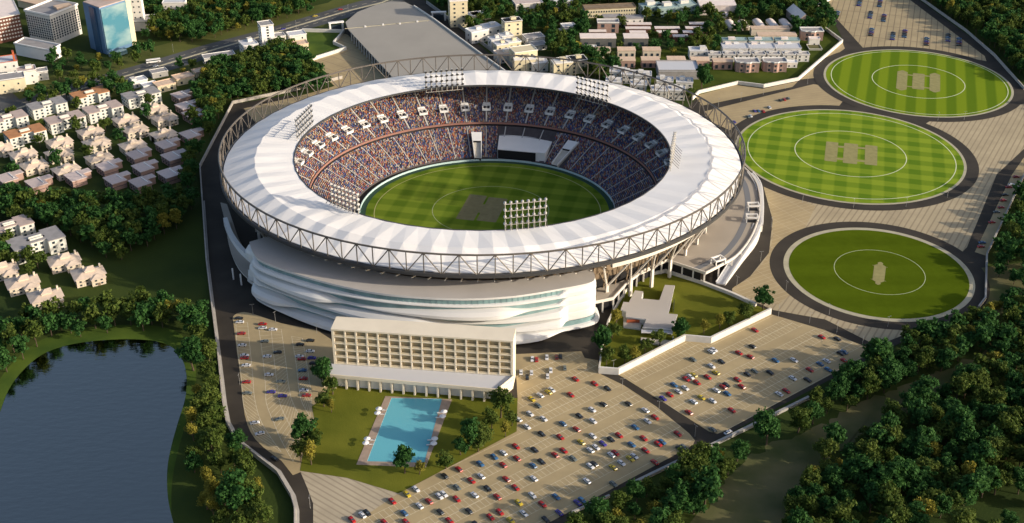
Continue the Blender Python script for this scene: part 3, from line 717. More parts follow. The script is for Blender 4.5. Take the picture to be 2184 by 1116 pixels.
# ------------------------------------------------------------------ podium deck round the bowl
def arc(r, a0, a1, n): return [E(r, R(a0+(a1-a0)*i/n), 0)[:2] for i in range(n+1)]
def ang_of(p): return math.degrees(math.atan2((p[1]-SY)/SK, p[0]-SX))
edge = smooth(Q('1545,330 1588,360 1610,385 1619,410 1622,440 1617,470 1600,510 1572,545 1540,565 1505,583', z=8), 4)
front = Q('1505,583 1423,556 1372,578 1335,607 1308,637 1262,647', z=8)
a0, a1 = ang_of(edge[0]), ang_of(front[-1])
deckpoly = edge+front[1:]+arc(141, a1, a0, 24)
pod = thing('podium', 'pale raised podium deck on columns along the right side of the stadium', 'podium', (120, 640, 0))
def ppart(mb, name, par=None, root=None):
    root = root or pod
    mb.v = [(x-root.location.x, y-root.location.y, z) for x, y, z in mb.v]; return part(mb, name, par or root)
b = MB(); b.prism(deckpoly, 7.0, 8.0, BEAMW, DECK); ppart(b, 'deck')
b = MB(); ribbon(b, front, 0.8, 8.0, 9.0, BEAMW); ribbon(b, edge, 0.8, 8.0, 9.0, BEAMW); ppart(b, 'parapet')
b = MB(); fr2 = [(x+(SX-x)*0.018, y+(SY-y)*0.018) for x, y in front]; ribbon(b, fr2, 0.4, 0.06, 6.95, DARK); ppart(b, 'void_shade_wall')  # black wall added as painted shade, since sun reaches the void under the deck
b = MB(); gs = [Vector(E(162, R(a), 0)) for a in np.linspace(-45, 20, 30)]
inner = [(x*0.955+SX*0.045, y*0.955+SY*0.045) for x, y in edge]
ribbon(b, inner, 3.6, 8.0, 8.06, mat('blue grey paving', (0.17, 0.18, 0.20), 0.8)); ppart(b, 'walkway')
cm = MB(); cm.box(0, 0, 0, 0.9, 0.9, 7.0, BEAMW); pc2 = None
for p_ in resample(front, 13)+resample(edge, 14)[:-1]:
    p_ = (p_[0]+(SX-p_[0])*0.004, p_[1]+(SY-p_[1])*0.004)
    L_ = (p_[0]-pod.location.x, p_[1]-pod.location.y, 0.05)
    if pc2 is None: pc2 = part(cm, 'column', pod, L_)
    else:
        o = pc2.copy(); C.objects.link(o); o.parent = pod; o.location = L_; ALLKIDS[pod.name].append(o)
# stepped ramps down from the podium
def ramp(name, inn, out, z0, z1, label):
    I = resample(smooth(inn, 5), 16); O = resample(smooth(out, 5), 16); b = MB()
    th_ = thing(name, label, 'ramp', (I[0][0], I[0][1], 0))
    for i in range(16):
        za = z0+(z1-z0)*i/16; zb = z0+(z1-z0)*(i+1)/16
        vs = [(*I[i], za), (*O[i], za), (*O[i+1], zb), (*I[i+1], zb)]+[(*I[i], 0.05), (*O[i], 0.05), (*O[i+1], 0.05), (*I[i+1], 0.05)]
        b.add(vs, [(0, 1, 2, 3)], TERR); b.add(vs, [(1, 5, 6, 2), (3, 7, 4, 0), (0, 4, 5, 1), (2, 6, 7, 3)], WALLW)
    b.v = [(x-I[0][0], y-I[0][1], z) for x, y, z in b.v]; part(b, 'slope', th_)
    b = MB()
    for L_ in (I, O):
        for i in range(16):
            za = z0+(z1-z0)*i/16; zb = z0+(z1-z0)*(i+1)/16
            b.tube((L_[i][0], L_[i][1], za+0.9), (L_[i+1][0], L_[i+1][1], zb+0.9), 0.35, WHITE, 4)
            b.tube((L_[i][0], L_[i][1], za), (L_[i][0], L_[i][1], za+0.9), 0.15, WHITE, 4)
    b.v = [(x-I[0][0], y-I[0][1], z) for x, y, z in b.v]; part(b, 'balustrade', th_)
ramp('access_ramp', Q('1593,372 1612,400 1617,440 1613,477', z=7), Q('1605,378 1623,402 1628,440 1627,480', z=5), 8.2, 4.5, 'upper blue grey ramp curving down the right edge of the podium')
ramp('access_ramp', Q('1606,490 1588,522 1560,552 1528,594', z=4), Q('1622,492 1613,515 1584,552 1548,600', z=3), 7.5, 0.8, 'lower grey ramp with white rails ending by the ring road')
def canopy(px, py, rz, label):
    x, y = G(px, py, 8); r_ = thing('stair_canopy', label, 'canopy', (x, y, 8.0), rz, 'white stair canopies on the podium')
    b = MB()
    for s, w_ in ((1, 0), (-1, 0)): b.box(0, s*2.4, 3.2, 7.5, 0.8, 0.9, WHITE); b.box(s*3.4, 0, 3.2, 0.8, 4.0, 0.9, WHITE)
    part(b, 'roof_frame', r_)
    for sx in (-1, 1):
        for sy in (-1, 1): b = MB(); b.box(sx*3.4, sy*2.4, 0, 0.5, 0.5, 3.2, WHITE); part(b, 'post', r_)
    b = MB(); b.box(0, 0, 0.02, 5.5, 3.6, 0.1, DARK); part(b, 'stairwell', r_)
canopy(1606, 447, R(0), 'small open white stair canopy, the farthest on the podium edge')
canopy(1603, 472, R(-4), 'small open white stair canopy, middle one on the podium edge')
canopy(1531, 563, R(30), 'small open white stair canopy nearest the podium front corner')
# left side deck and curved white wall
lw = thing('west_ramp', 'curved white walled ramp at the left foot of the stadium', 'ramp', (-170, 640, 0))
lo = smooth(Q('470,430 480,472 486,510 496,545 512,575 540,602', z=6), 4); li = smooth(Q('484,434 496,470 508,505 525,535 545,560 560,575', z=6), 4)
b = MB(); b.prism(lo+li[::-1], 4.6, 5.4, BEAMW, DECK); ppart(b, 'deck', root=lw)
b = MB(); ribbon(b, smooth(Q('481,470 492,500 510,528 530,548 540,556', z=7), 5), 2.6, 3.5, 9.0, WHITE); ppart(b, 'curved_wall', root=lw)
for q in ((497, 600), (514, 612), (532, 603)):
    b = MB(); x, y = G(*q); b.tube((x, y+2, 0.05), (x, y+2, 7.5), 0.5, WHITE, 6); ppart(b, 'column', root=lw)

# ------------------------------------------------------------------ clubhouse with rippling facade
clb = thing('clubhouse', 'white clubhouse with rippling glazed facade tucked under the near side of the stadium roof', 'building', (-50, 580, 0))
ZR = 27.5
top = resample(smooth(Q('532,516 538,535 556,556 620,580 700,603 800,624 900,634 1000,637 1100,631 1200,615 1258,603 1269,592 1264,575', z=ZR), 6), 150)
roofpoly = [p for p in top]+arc(150, ang_of(top[-1]), ang_of(top[0])-360 if ang_of(top[0]) > 0 else ang_of(top[0]), 30)
b = MB(); b.prism(roofpoly, ZR-1.2, ZR, CLUBW, CLUBROOF); ppart(b, 'roof', root=clb)
NT = len(top); nrm = []
top = top
for i in range(NT):
    a = top[max(i-2, 0)]; c = top[min(i+2, NT-1)]; dx, dy = c[0]-a[0], c[1]-a[1]; l = math.hypot(dx, dy); nrm.append((dy/l, -dx/l))
FLR = [(26.4, 21.6), (21.6, 16.6), (16.6, 11.6), (11.6, 6.2), (6.2, 1.4)]
wv = [(0.4, 1.3, 0.6), (1.7, 2.1, 0.9), (0.2, 1.7, 1.6), (2.6, 2.0, 1.9), (4.0, 1.4, 1.5)]
shell = MB(); glasses = [MB() for _ in range(5)]
def sst(t): t = max(0.0, min(1.0, t)); return t*t*(3-2*t)
def wav(k, s):
    f_, ph = ((1.0, 0.55), (2.3, 0.18), (2.1, 0.72), (2.6, 0.40), (2.4, 0.90))[k]
    u = (f_*s+ph) % 1.0; q = sst(u/0.8) if u < 0.8 else sst((1-u)/0.2)
    return q
for i in range(NT-1):
    for k, (z1, z0) in enumerate(FLR):
        rows = []; hgt = z1-z0
        for j in (i, i+1):
            s = j/(NT-1); q = wav(k, s); lf = sst((s-0.05)/0.05); rt = sst((0.88-s)/0.03)
            gh = hgt*(0.66-0.56*q)
            if k == 0: q *= 0.35; gh = hgt*(0.62-0.25*q)
            o1 = 0.9+4.3*q+(0.55*k if k < 4 else 3.0)
            gh = gh*lf*(rt if k < 4 else 1.0)+0.02; o1 = o1*rt+(0.9 if k < 4 else 3.4)*(1-rt)
            if lf < 1: o1 = o1*lf+(1.6+1.2*((k*0.37+0.3) % 1.0)+1.4*math.sin(s*90+k*2))*(1-lf)
            o0 = -0.7+0.4*k; lz = z0+(1-q)*0.12*hgt*rt+0.25
            nx, ny = nrm[j]; x, y = top[j]
            prof = [(o0, z1), (o0, z1-gh), (o0+(o1-o0)*0.55, z1-gh-0.18*(z1-gh-lz)), (o0+(o1-o0)*0.92, z1-gh-0.55*(z1-gh-lz)), (o1, lz), (o1-0.3, lz-0.3), (o0-0.3, z0)]
            rows.append([(x+nx*o, y+ny*o, z) for o, z in prof])
        A, B = rows
        glasses[k].add([A[0], A[1], B[1], B[0]], [(0, 1, 2, 3)], GLASS)
        for j in (1, 2, 3, 4, 5): shell.add([A[j], A[j+1], B[j+1], B[j]], [(0, 1, 2, 3)], CLUBW)
fo = ppart(shell, 'facade', root=clb); [ppart(g_, 'glazing', root=clb) for g_ in glasses]
b = MB()
for i in range(0, NT, 2):
    if 0.08 < i/(NT-1) < 0.87:
        nx, ny = nrm[i]; x, y = top[i]
        b.tube((x-nx*0.6, y-ny*0.6, 26.4), (x-nx*0.4, y-ny*0.4, 21.8), 0.09, GLASS, 4)
ppart(b, 'mullions', root=clb)
b = MB(); b.prism([(x*0.97+clb.location.x*0.03-nx*2, y-ny*2) for (x, y), (nx, ny) in zip(top, nrm)]+arc(150, ang_of(top[-1]), ang_of(top[0])-360 if ang_of(top[0]) > 0 else ang_of(top[0]), 30), 0.06, 26.0, CLUBW); ppart(b, 'core', root=clb)
b = MB(); b.prism([(x+nx*2.4, y+ny*2.4) for (x, y), (nx, ny) in zip(top[6:-6], nrm[6:-6])]+arc(150, ang_of(top[-6]), ang_of(top[6])-360 if ang_of(top[6]) > 0 else ang_of(top[6]), 30), 0.06, 1.4, DARK); ppart(b, 'plinth', root=clb)

# ------------------------------------------------------------------ long plaza roof behind the stadium
plz = thing('plaza', 'long grey elevated plaza leading away behind the stadium', 'plaza', (-60, 950, 0))
pz = Q('742,62 737,47 762,26 803,10 833,3 863,4 883,14 927,43 1031,120 1080,155 1120,200 860,200 833,160', z=8)
b = MB(); b.prism(pz, 7.2, 8.0, CONC, DECKG); ppart(b, 'deck', root=plz)
b = MB(); ribbon(b, Q('883,14 927,43 1031,120 1080,155', z=8), 1.0, 8.0, 9.3, WALLW); ribbon(b, Q('735,62 915,44', z=8), 0.5, 8.0, 8.35, CURB); ppart(b, 'parapet', root=plz)
pp = None
for p_ in resample(Q('743,64 833,161', z=8), 16)[1:]:
    cm = MB(); cm.box(0, 0, 0, 1.0, 1.0, 7.2, BEAMW); L_ = (p_[0]+0.5-plz.location.x, p_[1]-plz.location.y, 0.05)
    if pp is None: pp = part(cm, 'column', plz, L_)
    else:
        o = pp.copy(); C.objects.link(o); o.parent = plz; o.location = L_; ALLKIDS[plz.name].append(o)
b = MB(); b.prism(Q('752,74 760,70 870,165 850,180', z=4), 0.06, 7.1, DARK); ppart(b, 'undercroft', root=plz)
for q in ((779, 58), (817, 54), (853, 52), (890, 47)):
    b = MB(); x, y = G(*q, 8); b.box(x, y, 8, 1.6, 1.2, 1.4, WHITE, top=0.7); ppart(b, 'vent', root=plz)
wall('plaza_road_wall', '910,8 1000,74 1094,145', 3.0, 0.9, CONC, 'straight grey wall along the lane right of the long plaza')
def gatehouse(px, py, rz, label):
    x, y = G(px, py, 0); r_ = thing('gatehouse', label, 'gatehouse', (x, y, 0), rz, 'white gatehouses at the plaza corners')
    b = MB(); b.box(0, 0, 7.5, 14, 3.0, 1.0, WHITE); part(b, 'roof', r_)
    for s in (-1, 1):
        b = MB(); b.box(s*5.8, 0, 0, 1.4, 2.4, 7.5, WHITE); part(b, 'pillar', r_)
    b = MB(); b.box(0, 0.2, 0.3, 9, 0.3, 5, WINDK); part(b, 'glazing', r_)
gatehouse(718, 66, R(20), 'small white portal at the left corner of the long plaza'); gatehouse(936, 44, R(5), 'small white portal across the lane right of the long plaza')

# ------------------------------------------------------------------ hotel with podium
HX, HY = 0.5, 510.0; HA = math.atan2(-11.3, 93.0)+math.pi        # local +x runs towards photo-left
hot = thing('hotel', 'long cream hotel slab with sixteen bays of balconies and an arcaded podium', 'hotel', (HX, HY, 0), HA)
HL, HD, HZ0, HZ1 = 93.5, 11.5, 7.8, 29.5
# local frame: x along facade (0..HL), facade at y=0 facing local +y (towards the camera), body behind at y<0
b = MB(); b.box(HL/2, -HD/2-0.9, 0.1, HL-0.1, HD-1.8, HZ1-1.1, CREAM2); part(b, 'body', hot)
b = MB(); b.box(HL/2, -HD/2, HZ1-0.9, HL+0.2, HD+0.4, 0.9, CREAM); part(b, 'roof', hot)
for x in (0.0, HL):
    b = MB(); b.box(x+(0.6 if x == 0 else -0.6), -HD/2, 0.1, 1.2, HD, HZ1-1.0, CREAM); part(b, 'end_wall', hot)
bayw = (HL-2.4)/16; fh = (HZ1-0.9-HZ0)/5
fin = None
for i in range(1, 16):
    x = 1.2+i*bayw
    if fin is None: cm = MB(); cm.box(0, -0.9, HZ0-0.05, 0.8, 1.8, HZ1-0.9-HZ0, CREAM); fin = part(cm, 'fin', hot, (x, 0, 0))
    else: o = fin.copy(); C.objects.link(o); o.parent = hot; o.location = (x, 0, 0); ALLKIDS[hot.name].append(o)
slab = None
for k in range(5):
    z = HZ0+k*fh
    if slab is None: cm = MB(); cm.box(HL/2, -0.9, 0, HL-2.4, 1.75, 0.55, CREAM); slab = part(cm, 'floor_slab', hot, (0, 0, z))
    else: o = slab.copy(); C.objects.link(o); o.parent = hot; o.location = (0, 0, z); ALLKIDS[hot.name].append(o)
wnd = None
for k in range(5):
    for i in range(16):
        loc = (1.2+(i+0.5)*bayw, 0, HZ0+k*fh+0.55)
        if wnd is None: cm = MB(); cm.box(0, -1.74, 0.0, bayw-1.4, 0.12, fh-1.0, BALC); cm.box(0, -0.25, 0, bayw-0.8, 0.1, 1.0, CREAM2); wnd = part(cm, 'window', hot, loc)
        else: o = wnd.copy(); C.objects.link(o); o.parent = hot; o.location = loc; ALLKIDS[hot.name].append(o)
PD = 14.5
b = MB(); b.prism([(-0.8, 0), (HL+4.0, 0), (HL+4.0, 11.0), (6.5, PD-1.0), (-0.8, 2)], HZ0-0.9, HZ0-0.1, CREAM, TERR)
part(b, 'terrace', hot)
b = MB(); ribbon(b, [(-0.6, 0.3), (6.5, PD-1.2), (HL+3.8, 10.8), (HL+3.8, 0.3)], 0.5, HZ0-0.1, HZ0+1.1, CREAM); part(b, 'terrace_parapet', hot)
b = MB(); b.prism([(0.5, -0.2), (HL+1, -0.2), (HL+1, 8.4), (8.5, PD-4.4)], 0.1, HZ0-1.0, WHITE); part(b, 'podium_wall', hot)
b = MB(); b.prism([(0.0, 0.0), (7.0, PD-1.2), (7.6, PD-1.4), (1.4, -0.1)], 0.1, HZ0-1.0, CREAM); part(b, 'podium_end_wall', hot)
for i in range(16):
    t = i/15; x = 7.2+(HL+3.2-7.2)*t; y = PD-1.6+(10.4-PD+1.6)*t
    b = MB(); b.box(x, y-0.9, 0.1, 0.9, 2.4, HZ0-1.0, CREAM); part(b, 'pier', hot)

# pool ---------------------------------------------------------------
poolc = Q('835,850 943,852 905,988 783,985')
deckc = Q('822,846 964,853 908,998 760,992')
pl = thing('swimming_pool', 'long turquoise swimming pool with tan stone surround in front of the hotel', 'pool', (*poolc[0], 0))
def shift(mb, o): mb.v = [(x-o.location.x, y-o.location.y, z) for x, y, z in mb.v]; return mb
b = MB(); n4 = 4
b.add([(*p_, 0.32) for p_ in deckc]+[(*p_, 0.32) for p_ in poolc], [(i, 4+i, 4+(i+1) % 4, (i+1) % 4) for i in range(4)], POOLD)
b.add([(*p_, 0.32) for p_ in deckc]+[(*p_, 0.02) for p_ in deckc], [(i, (i+1) % 4, 4+(i+1) % 4, 4+i) for i in range(4)], POOLD)
part(shift(b, pl), 'surround', pl)
b = MB(); b.add([(*p_, 0.32) for p_ in poolc]+[(*p_, 0.21) for p_ in poolc], [(i, (i+1) % 4, 4+(i+1) % 4, 4+i) for i in range(4)], WHITE); part(shift(b, pl), 'pool_wall', pl)
b = MB(); b.add([(*p_, 0.24) for p_ in poolc], [(0, 1, 2, 3)], POOL); part(shift(b, pl), 'pool_water', pl)
up = None
ump = [((808, 872), 'white pool umbrella on the left deck, farthest of the left four'), ((805, 881), 'white pool umbrella on the left deck, second farthest of the left four'), ((783, 936), 'white pool umbrella on the left deck, second nearest of the left four'), ((780, 945), 'white pool umbrella on the left deck, nearest of the left four'),
       ((947, 878), 'white pool umbrella on the right deck, farthest of the right four'), ((944, 888), 'white pool umbrella on the right deck, second farthest of the right four'), ((927, 936), 'white pool umbrella on the right deck, second nearest of the right four'), ((925, 946), 'white pool umbrella on the right deck, nearest of the right four')]
for q, lb in ump:
    x, y = G(*q, 2.5)
    if up is None:
        up = thing('pool_umbrella', lb, 'umbrella', (x, y, 0.3), 0, 'white umbrellas along the pool')
        b = MB(); n = 10; b.add([(1.7*math.cos(2*math.pi*i/n), 1.7*math.sin(2*math.pi*i/n), 2.3) for i in range(n)]+[(0, 0, 3.0)], [(i, (i+1) % n, n) for i in range(n)]+[tuple(range(n))[::-1]], WHITE); part(b, 'canopy', up)
        b = MB(); b.tube((0, 0, 0), (0, 0, 2.9), 0.06, METALP, 5); part(b, 'pole', up)
    else: dup(up, (x, y, 0.3), 0, lb)
lp = None
for i, (q, lb) in enumerate(ump):
    x, y = G(*q, 0.3)
    off = 2.6 if i < 4 else -2.4
    lb2 = lb.replace('umbrella', 'lounger beside the umbrella')
    if lp is None:
        lp = thing('sun_lounger', lb2, 'sun lounger', (x+off, y-1.4, 0.33), R(5), 'white loungers along the pool')
        b = MB(); b.box(0, 0, 0.25, 2.0, 0.7, 0.12, WHITE); part(b, 'seat', lp)
        b = MB(); b.add([(0.9, -0.35, 0.3), (0.9, 0.35, 0.3), (1.4, 0.35, 0.8), (1.4, -0.35, 0.8), (0.98, -0.35, 0.25), (0.98, 0.35, 0.25), (1.48, 0.35, 0.75), (1.48, -0.35, 0.75)], [(0, 1, 2, 3), (7, 6, 5, 4), (0, 3, 7, 4), (1, 5, 6, 2), (2, 6, 7, 3)], WHITE); part(b, 'backrest', lp)
        for sx in (-0.8, 0.8):
            b = MB(); b.box(sx, 0, 0, 0.1, 0.6, 0.25, METALP); part(b, 'leg', lp)
    else: dup(lp, (x+off, y-1.4, 0.33), R(5), lb2)

# villa on the walled lawn -------------------------------------------
vz = 4.6
vil = thing('lawn_villa', 'low white flat roofed villa with cross shaped plan on the walled lawn', 'villa', (*G(1390, 690), 0))
vr = Q('490,255 565,265 550,330 715,345 765,205 855,210 800,450 795,467 880,475 838,610 560,592 595,520 405,495 410,450 360,430 385,360 435,365', 1240, 560, 4.291, z=vz)
b = MB(); b.prism(vr, vz-0.7, vz, WHITE, CLUBROOF); part(shift(b, vil), 'roof', vil)
cxv = sum(p_[0] for p_ in vr)/len(vr); cyv = sum(p_[1] for p_ in vr)/len(vr)
b = MB(); b.prism([(cxv+(x-cxv)*0.95, cyv+(y-cyv)*0.95) for x, y in vr], 0.1, vz-0.7, WHSE); part(shift(b, vil), 'wall', vil)
b = MB(); x, y = G(1240+490/4.291, 560+530/4.291, 2.0); b.box(x, y-1.2, 0.6, 9.5, 0.3, 2.6, REDW); part(shift(b, vil), 'door', vil)
b = MB(); b.prism(Q('385,500 405,497 560,525 540,610 385,590', 1240, 560, 4.291, z=1.0), 0.1, 1.3, WHSE, FLOORW); part(shift(b, vil), 'porch', vil)
b = MB(); b.prism(Q('548,615 838,625 835,650 548,640', 1240, 560, 4.291, z=3.4), 3.0, 3.5, WHITE, TERR); part(shift(b, vil), 'canopy', vil)
b = MB(); b.prism(Q('545,690 820,720 820,765 540,735', 1240, 560, 4.291, z=0.6), 0.1, 1.0, WHSE, FLOORW); part(shift(b, vil), 'terrace', vil)
for q in ((552, 630), (690, 640), (828, 645), (838, 700)):
    x, y = G(1240+q[0]/4.291, 560+q[1]/4.291, 1.5); b = MB(); b.box(x, y, 0.1, 0.4, 0.4, 3.0, WHITE); part(shift(b, vil), 'post', vil)
x, y = G(1240+822/4.291, 560+390/4.291, 2); b = MB(); b.box(x+1.5, y, 0.4, 0.3, 11, 2.4, WINDK, rz=R(-8)); part(shift(b, vil), 'window', vil)

# ================================================================== BUILDINGS ROUND ABOUT
EXCL = []                                       # x, y, radius kept free of trees
def addk(src, parent, loc):
    o = src.copy(); C.objects.link(o); o.parent = parent; o.location = loc; ALLKIDS.setdefault(parent.name, []).append(o); return o
WINMESH = {}
def windows(root, faces, H, floors, ww=1.3, wh=1.4, z0=1.0, m=None, limit=100, dark=None):
    """faces: (axis, coord, a0, a1, n): axis 'y' -> face y=coord seen from -y, axis 'x' -> face x=coord seen from -x"""
    m = m or WINDK; cnt = 0; fh_ = (H-z0*0.4)/floors; first = {}
    extra = MB()
    for fl in range(floors):
        for ax, c, a0, a1, n in faces:
            for i in range(n):
                t = a0+(a1-a0)*(i+0.5)/n; z = z0+fl*fh_
                loc = (t, c, z) if ax == 'y' else (c, t, z)
                if cnt >= limit:
                    if ax == 'y': extra.box(loc[0], loc[1], z, ww, 0.16, wh, m)
                    else: extra.box(loc[0], loc[1], z, 0.16, ww, wh, m)
                    continue
                key = (ax, ww, wh, m.name)
                if key not in WINMESH:
                    b = MB(); b.box(0, 0, 0, ww if ax == 'y' else 0.16, 0.16 if ax == 'y' else ww, wh, m); WINMESH[key] = part(b, 'window', root, loc)
                else: addk(WINMESH[key], root, loc)
                cnt += 1
    if extra.v: o = part(extra, 'windows', root); o['kind'] = 'stuff'
def roofslab(root, L, W, z, m, rim=None, t=0.5, par=0.5, over=0.3):
    b = MB(); b.box(0, 0, z, L+over*2, W+over*2, t, m); o = part(b, 'roof', root)
    if par:
        b = MB(); P = [(-L/2, -W/2), (L/2, -W/2), (L/2, W/2), (-L/2, W/2), (-L/2, -W/2)]
        b.box(0, -W/2-over+0.15, z+t, L+over*2, 0.3, par, rim or m); b.box(0, W/2+over-0.15, z+t, L+over*2, 0.3, par, rim or m)
        b.box(-L/2-over+0.15, 0, z+t, 0.3, W+over*2-0.6, par, rim or m); b.box(L/2+over-0.15, 0, z+t, 0.3, W+over*2-0.6, par, rim or m)
        part(b, 'parapet', o)
    return o
def simple(name, label, cat, px, py, rz, L, W, H, wm, rm, fx=3, fy=2, floors=2, group=None, par=0.5, rim=None, top=None, ww=1.3, wh=1.4, limit=100, z0=1.0, wmat=None):
    x, y = G(px, py, H); r_ = thing(name, label, cat, (x, y, 0), R(rz), group); EXCL.append((x, y, max(L, W)*0.55+3))
    b = MB(); b.box(0, 0, 0, L, W, H, wm); part(b, 'wall', r_)
    roofslab(r_, L, W, H, rm, rim, par=par)
    fc = []
    if fx: fc.append(('y', -W/2-0.04, -L/2, L/2, fx))
    if fy: fc.append(('x', -L/2-0.04, -W/2, W/2, fy))
    if fc and floors: windows(r_, fc, H, floors, ww, wh, z0, wmat, limit)
    if top:
        for (tx, ty, tl, tw, th_, tm) in top:
            b = MB(); b.box(tx, ty, H+0.5, tl, tw, th_, tm); part(b, 'roof_block', r_)
    return r_

# --- three storey apartment blocks (U plan with a roof well)
def apartment(roofm, label, px, py, rz=38, s=1.0):
    H = 9.2; x, y = G(px, py, H); r_ = thing('apartment_block', label, 'apartment block', (x, y, 0), R(rz), 'three storey apartment blocks in the left estate'); EXCL.append((x, y, 13))
    P = [(-12.5, -7), (-4.0, -7), (-4.0, -3.6), (4.0, -3.6), (4.0, -7), (12.5, -7), (12.5, 7), (4, 7), (4, 5), (-4, 5), (-4, 7), (-12.5, 7)]
    b = MB(); b.prism(P, 0, H, APTW); part(b, 'wall', r_)
    b = MB(); b.prism([(px_*1.025, py_*1.03) for px_, py_ in P], H, H+0.6, roofm); o = part(b, 'roof', r_)
    b = MB(); b.box(0, 0.8, H+0.6, 6.5, 0.5, 1.2, APTW); b.box(0, -1.2, H+0.6, 6.5, 0.5, 0.9, APTW); b.box(-3.6, -0.2, H+0.62, 1.6, 1.8, 0.1, DARK); b.box(3.6, -0.2, H+0.62, 1.6, 1.8, 0.1, DARK); part(b, 'roof_well', o)
    windows(r_, [('y', -7.04, -12, -4.4, 2), ('y', -7.04, 4.4, 12, 2), ('x', -12.54, -6.6, 6.6, 4), ('y', -3.64, -3, 3, 2)], H, 3, 1.4, 1.5, 1.0)
    r_.scale = (s*1.06, s*1.06, s*0.88); return r_
apartment(ROOF_G, 'grey roofed apartment block nearest the street junction at the left', 99, 218)
apartment(ROOF_O, 'orange roofed apartment block at the back of the left estate', 190, 195)
apartment(ROOF_P, 'pinkish roofed apartment block in front of the far orange roofed one', 218, 226)
apartment(ROOF_G, 'grey roofed apartment block at the far right end of the left estate', 300, 196)
apartment(ROOF_P, 'pinkish roofed apartment block in the middle of the left estate', 137, 248)
apartment(ROOF_O, 'orange roofed apartment block behind the nearest stepped villas', 52, 277)
apartment(ROOF_P, 'pinkish roofed apartment block cut by the left edge, farther one', 14, 247)
apartment(ROOF_P, 'pinkish roofed apartment block cut by the left edge above the dark lawn', 18, 476, 38)
apartment(ROOF_G, 'large grey roofed apartment block beside the four hip roofed cottages', 76, 510, 38, 1.15)

# --- stepped villas
def villa_proto(label, x, y, rz):
    r_ = thing('stepped_villa', label, 'villa', (x, y, 0), rz, 'cream stepped villas of the left estate')
    def hip(mb, cx_, cy_, L, W, z, h_, m, ridge=0.35):
        vs = [(cx_-L/2, cy_-W/2, z), (cx_+L/2, cy_-W/2, z), (cx_+L/2, cy_+W/2, z), (cx_-L/2, cy_+W/2, z), (cx_-L*ridge/2, cy_, z+h_), (cx_+L*ridge/2, cy_, z+h_)]
        mb.add(vs, [(0, 1, 5, 4), (1, 2, 5), (2, 3, 4, 5), (3, 0, 4), (3, 2, 1, 0)], m)
    b = MB()
    b.box(0, 0, 0, 15, 9, 6.2, VILLAW); b.box(3.2, -4.2, 0, 7.0, 6.0, 5.6, VILLAW); b.box(-4.5, 3.5, 0, 6, 7, 5.8, VILLAW); b.box(0.5, 1.0, 6.2, 5.0, 4.5, 2.8, VILLAW); part(b, 'wall', r_)
    b = MB(); hip(b, 0, 0, 16.6, 10.4, 6.2, 2.0, VILLAR); hip(b, 3.2, -4.6, 8.2, 7.0, 5.6, 1.7, VILLAR, 0.1); hip(b, -4.5, 4.4, 7.2, 7.6, 5.8, 1.7, VILLAR, 0.1); hip(b, 0.5, 1.0, 6.0, 5.5, 9.0, 1.7, VILLAR, 0.1); o = part(b, 'roof', r_)
    b = MB(); b.box(-1.8, 2.6, 6.6, 1.0, 1.0, 4.4, VILLAW); part(b, 'chimney', o)
    b = MB(); b.box(6.6, 3.0, 6.4, 0.9, 0.9, 3.2, VILLAW); part(b, 'chimney', o)
    windows(r_, [('y', -7.24, 0.4, 6.2, 2), ('x', -7.54, -3.8, 0.6, 2), ('y', -4.54, -7, -0.6, 2)], 5.6, 2, 1.1, 1.2, 1.0)
    b = MB(); b.box(3.2, -7.3, 0, 1.3, 0.16, 2.2, BROWN); part(b, 'door', r_)
    return r_
def zh(x, y): return (x/4.852, 180+y/4.852)
vill = [((240, 700), 'stepped cream villa at the left front, upper of its pair'), ((350, 815), 'stepped cream villa at the left front, lower of its pair'), ((612, 575), 'stepped cream villa left of the round bush, upper of its pair'), ((610, 690), 'stepped cream villa half behind a round tree, lower of its pair'),
        ((935, 470), 'stepped cream villa in the estate centre, upper of its pair'), ((1000, 580), 'stepped cream villa in the estate centre, lower of its pair'), ((1300, 345), 'stepped cream villa below the grey block, upper of its pair'), ((1395, 445), 'stepped cream villa below the grey block, lower of its pair'),
        ((1600, 235), 'stepped cream villa at the back right of the estate, upper of its pair'), ((1700, 325), 'stepped cream villa at the back right of the estate, lower of its pair'), ((1375, 610), 'single stepped villa beside the L shaped brick houses, middle one'), ((1690, 495), 'single stepped villa beside the L shaped brick houses, farthest right'),
        ((1025, 740), 'single stepped villa just above the first L shaped brick house'), ((685, 860), 'stepped villa nearest the wood below the estate'), ((-10, 640), 'stepped villa cut by the left edge of the picture')]
vp = None
for i, (q, lb) in enumerate(vill):
    x, y = G(*zh(*q), 6.5); rz = R(38)+(0.0 if i % 2 == 0 else R(3)); EXCL.append((x, y, 11))
    if vp is None: vp = villa_proto(lb, x, y, rz)
    else: dup(vp, (x, y, 0), rz, lb, None, (1.05, 1.05, 0.86))
    vp.scale = (1.05, 1.05, 0.86)
# --- L shaped brick houses
def lhouse(label, x, y, rz):
    r_ = thing('brick_house', label, 'house', (x, y, 0), rz, 'L shaped brick houses with pinkish roofs')
    b = MB(); b.box(0, 0, 0, 13.0, 10.0, 5.2, PINKW); b.box(-3.6, 8.2, 0, 5.4, 6.6, 4.9, PINKW); part(b, 'wall', r_)
    b = MB(); b.box(0, 0, 5.2, 14.2, 11.0, 0.45, PINKR); b.box(-3.6, 8.9, 4.9, 6.4, 6.6, 0.45, PINKR); o = part(b, 'roof', r_)
    b = MB(); b.box(-0.5, 3.4, 5.65, 9.5, 0.6, 0.4, WHITE); part(b, 'skylight', o)
    b = MB(); b.box(0, 0, 2.4, 13.4, 10.4, 0.3, STAND); part(b, 'string_course', r_)
    windows(r_, [('y', -5.04, -5.5, 5.5, 3), ('x', -6.54, -4, 4, 2)], 5.2, 2, 1.2, 1.0, 0.9)
    return r_
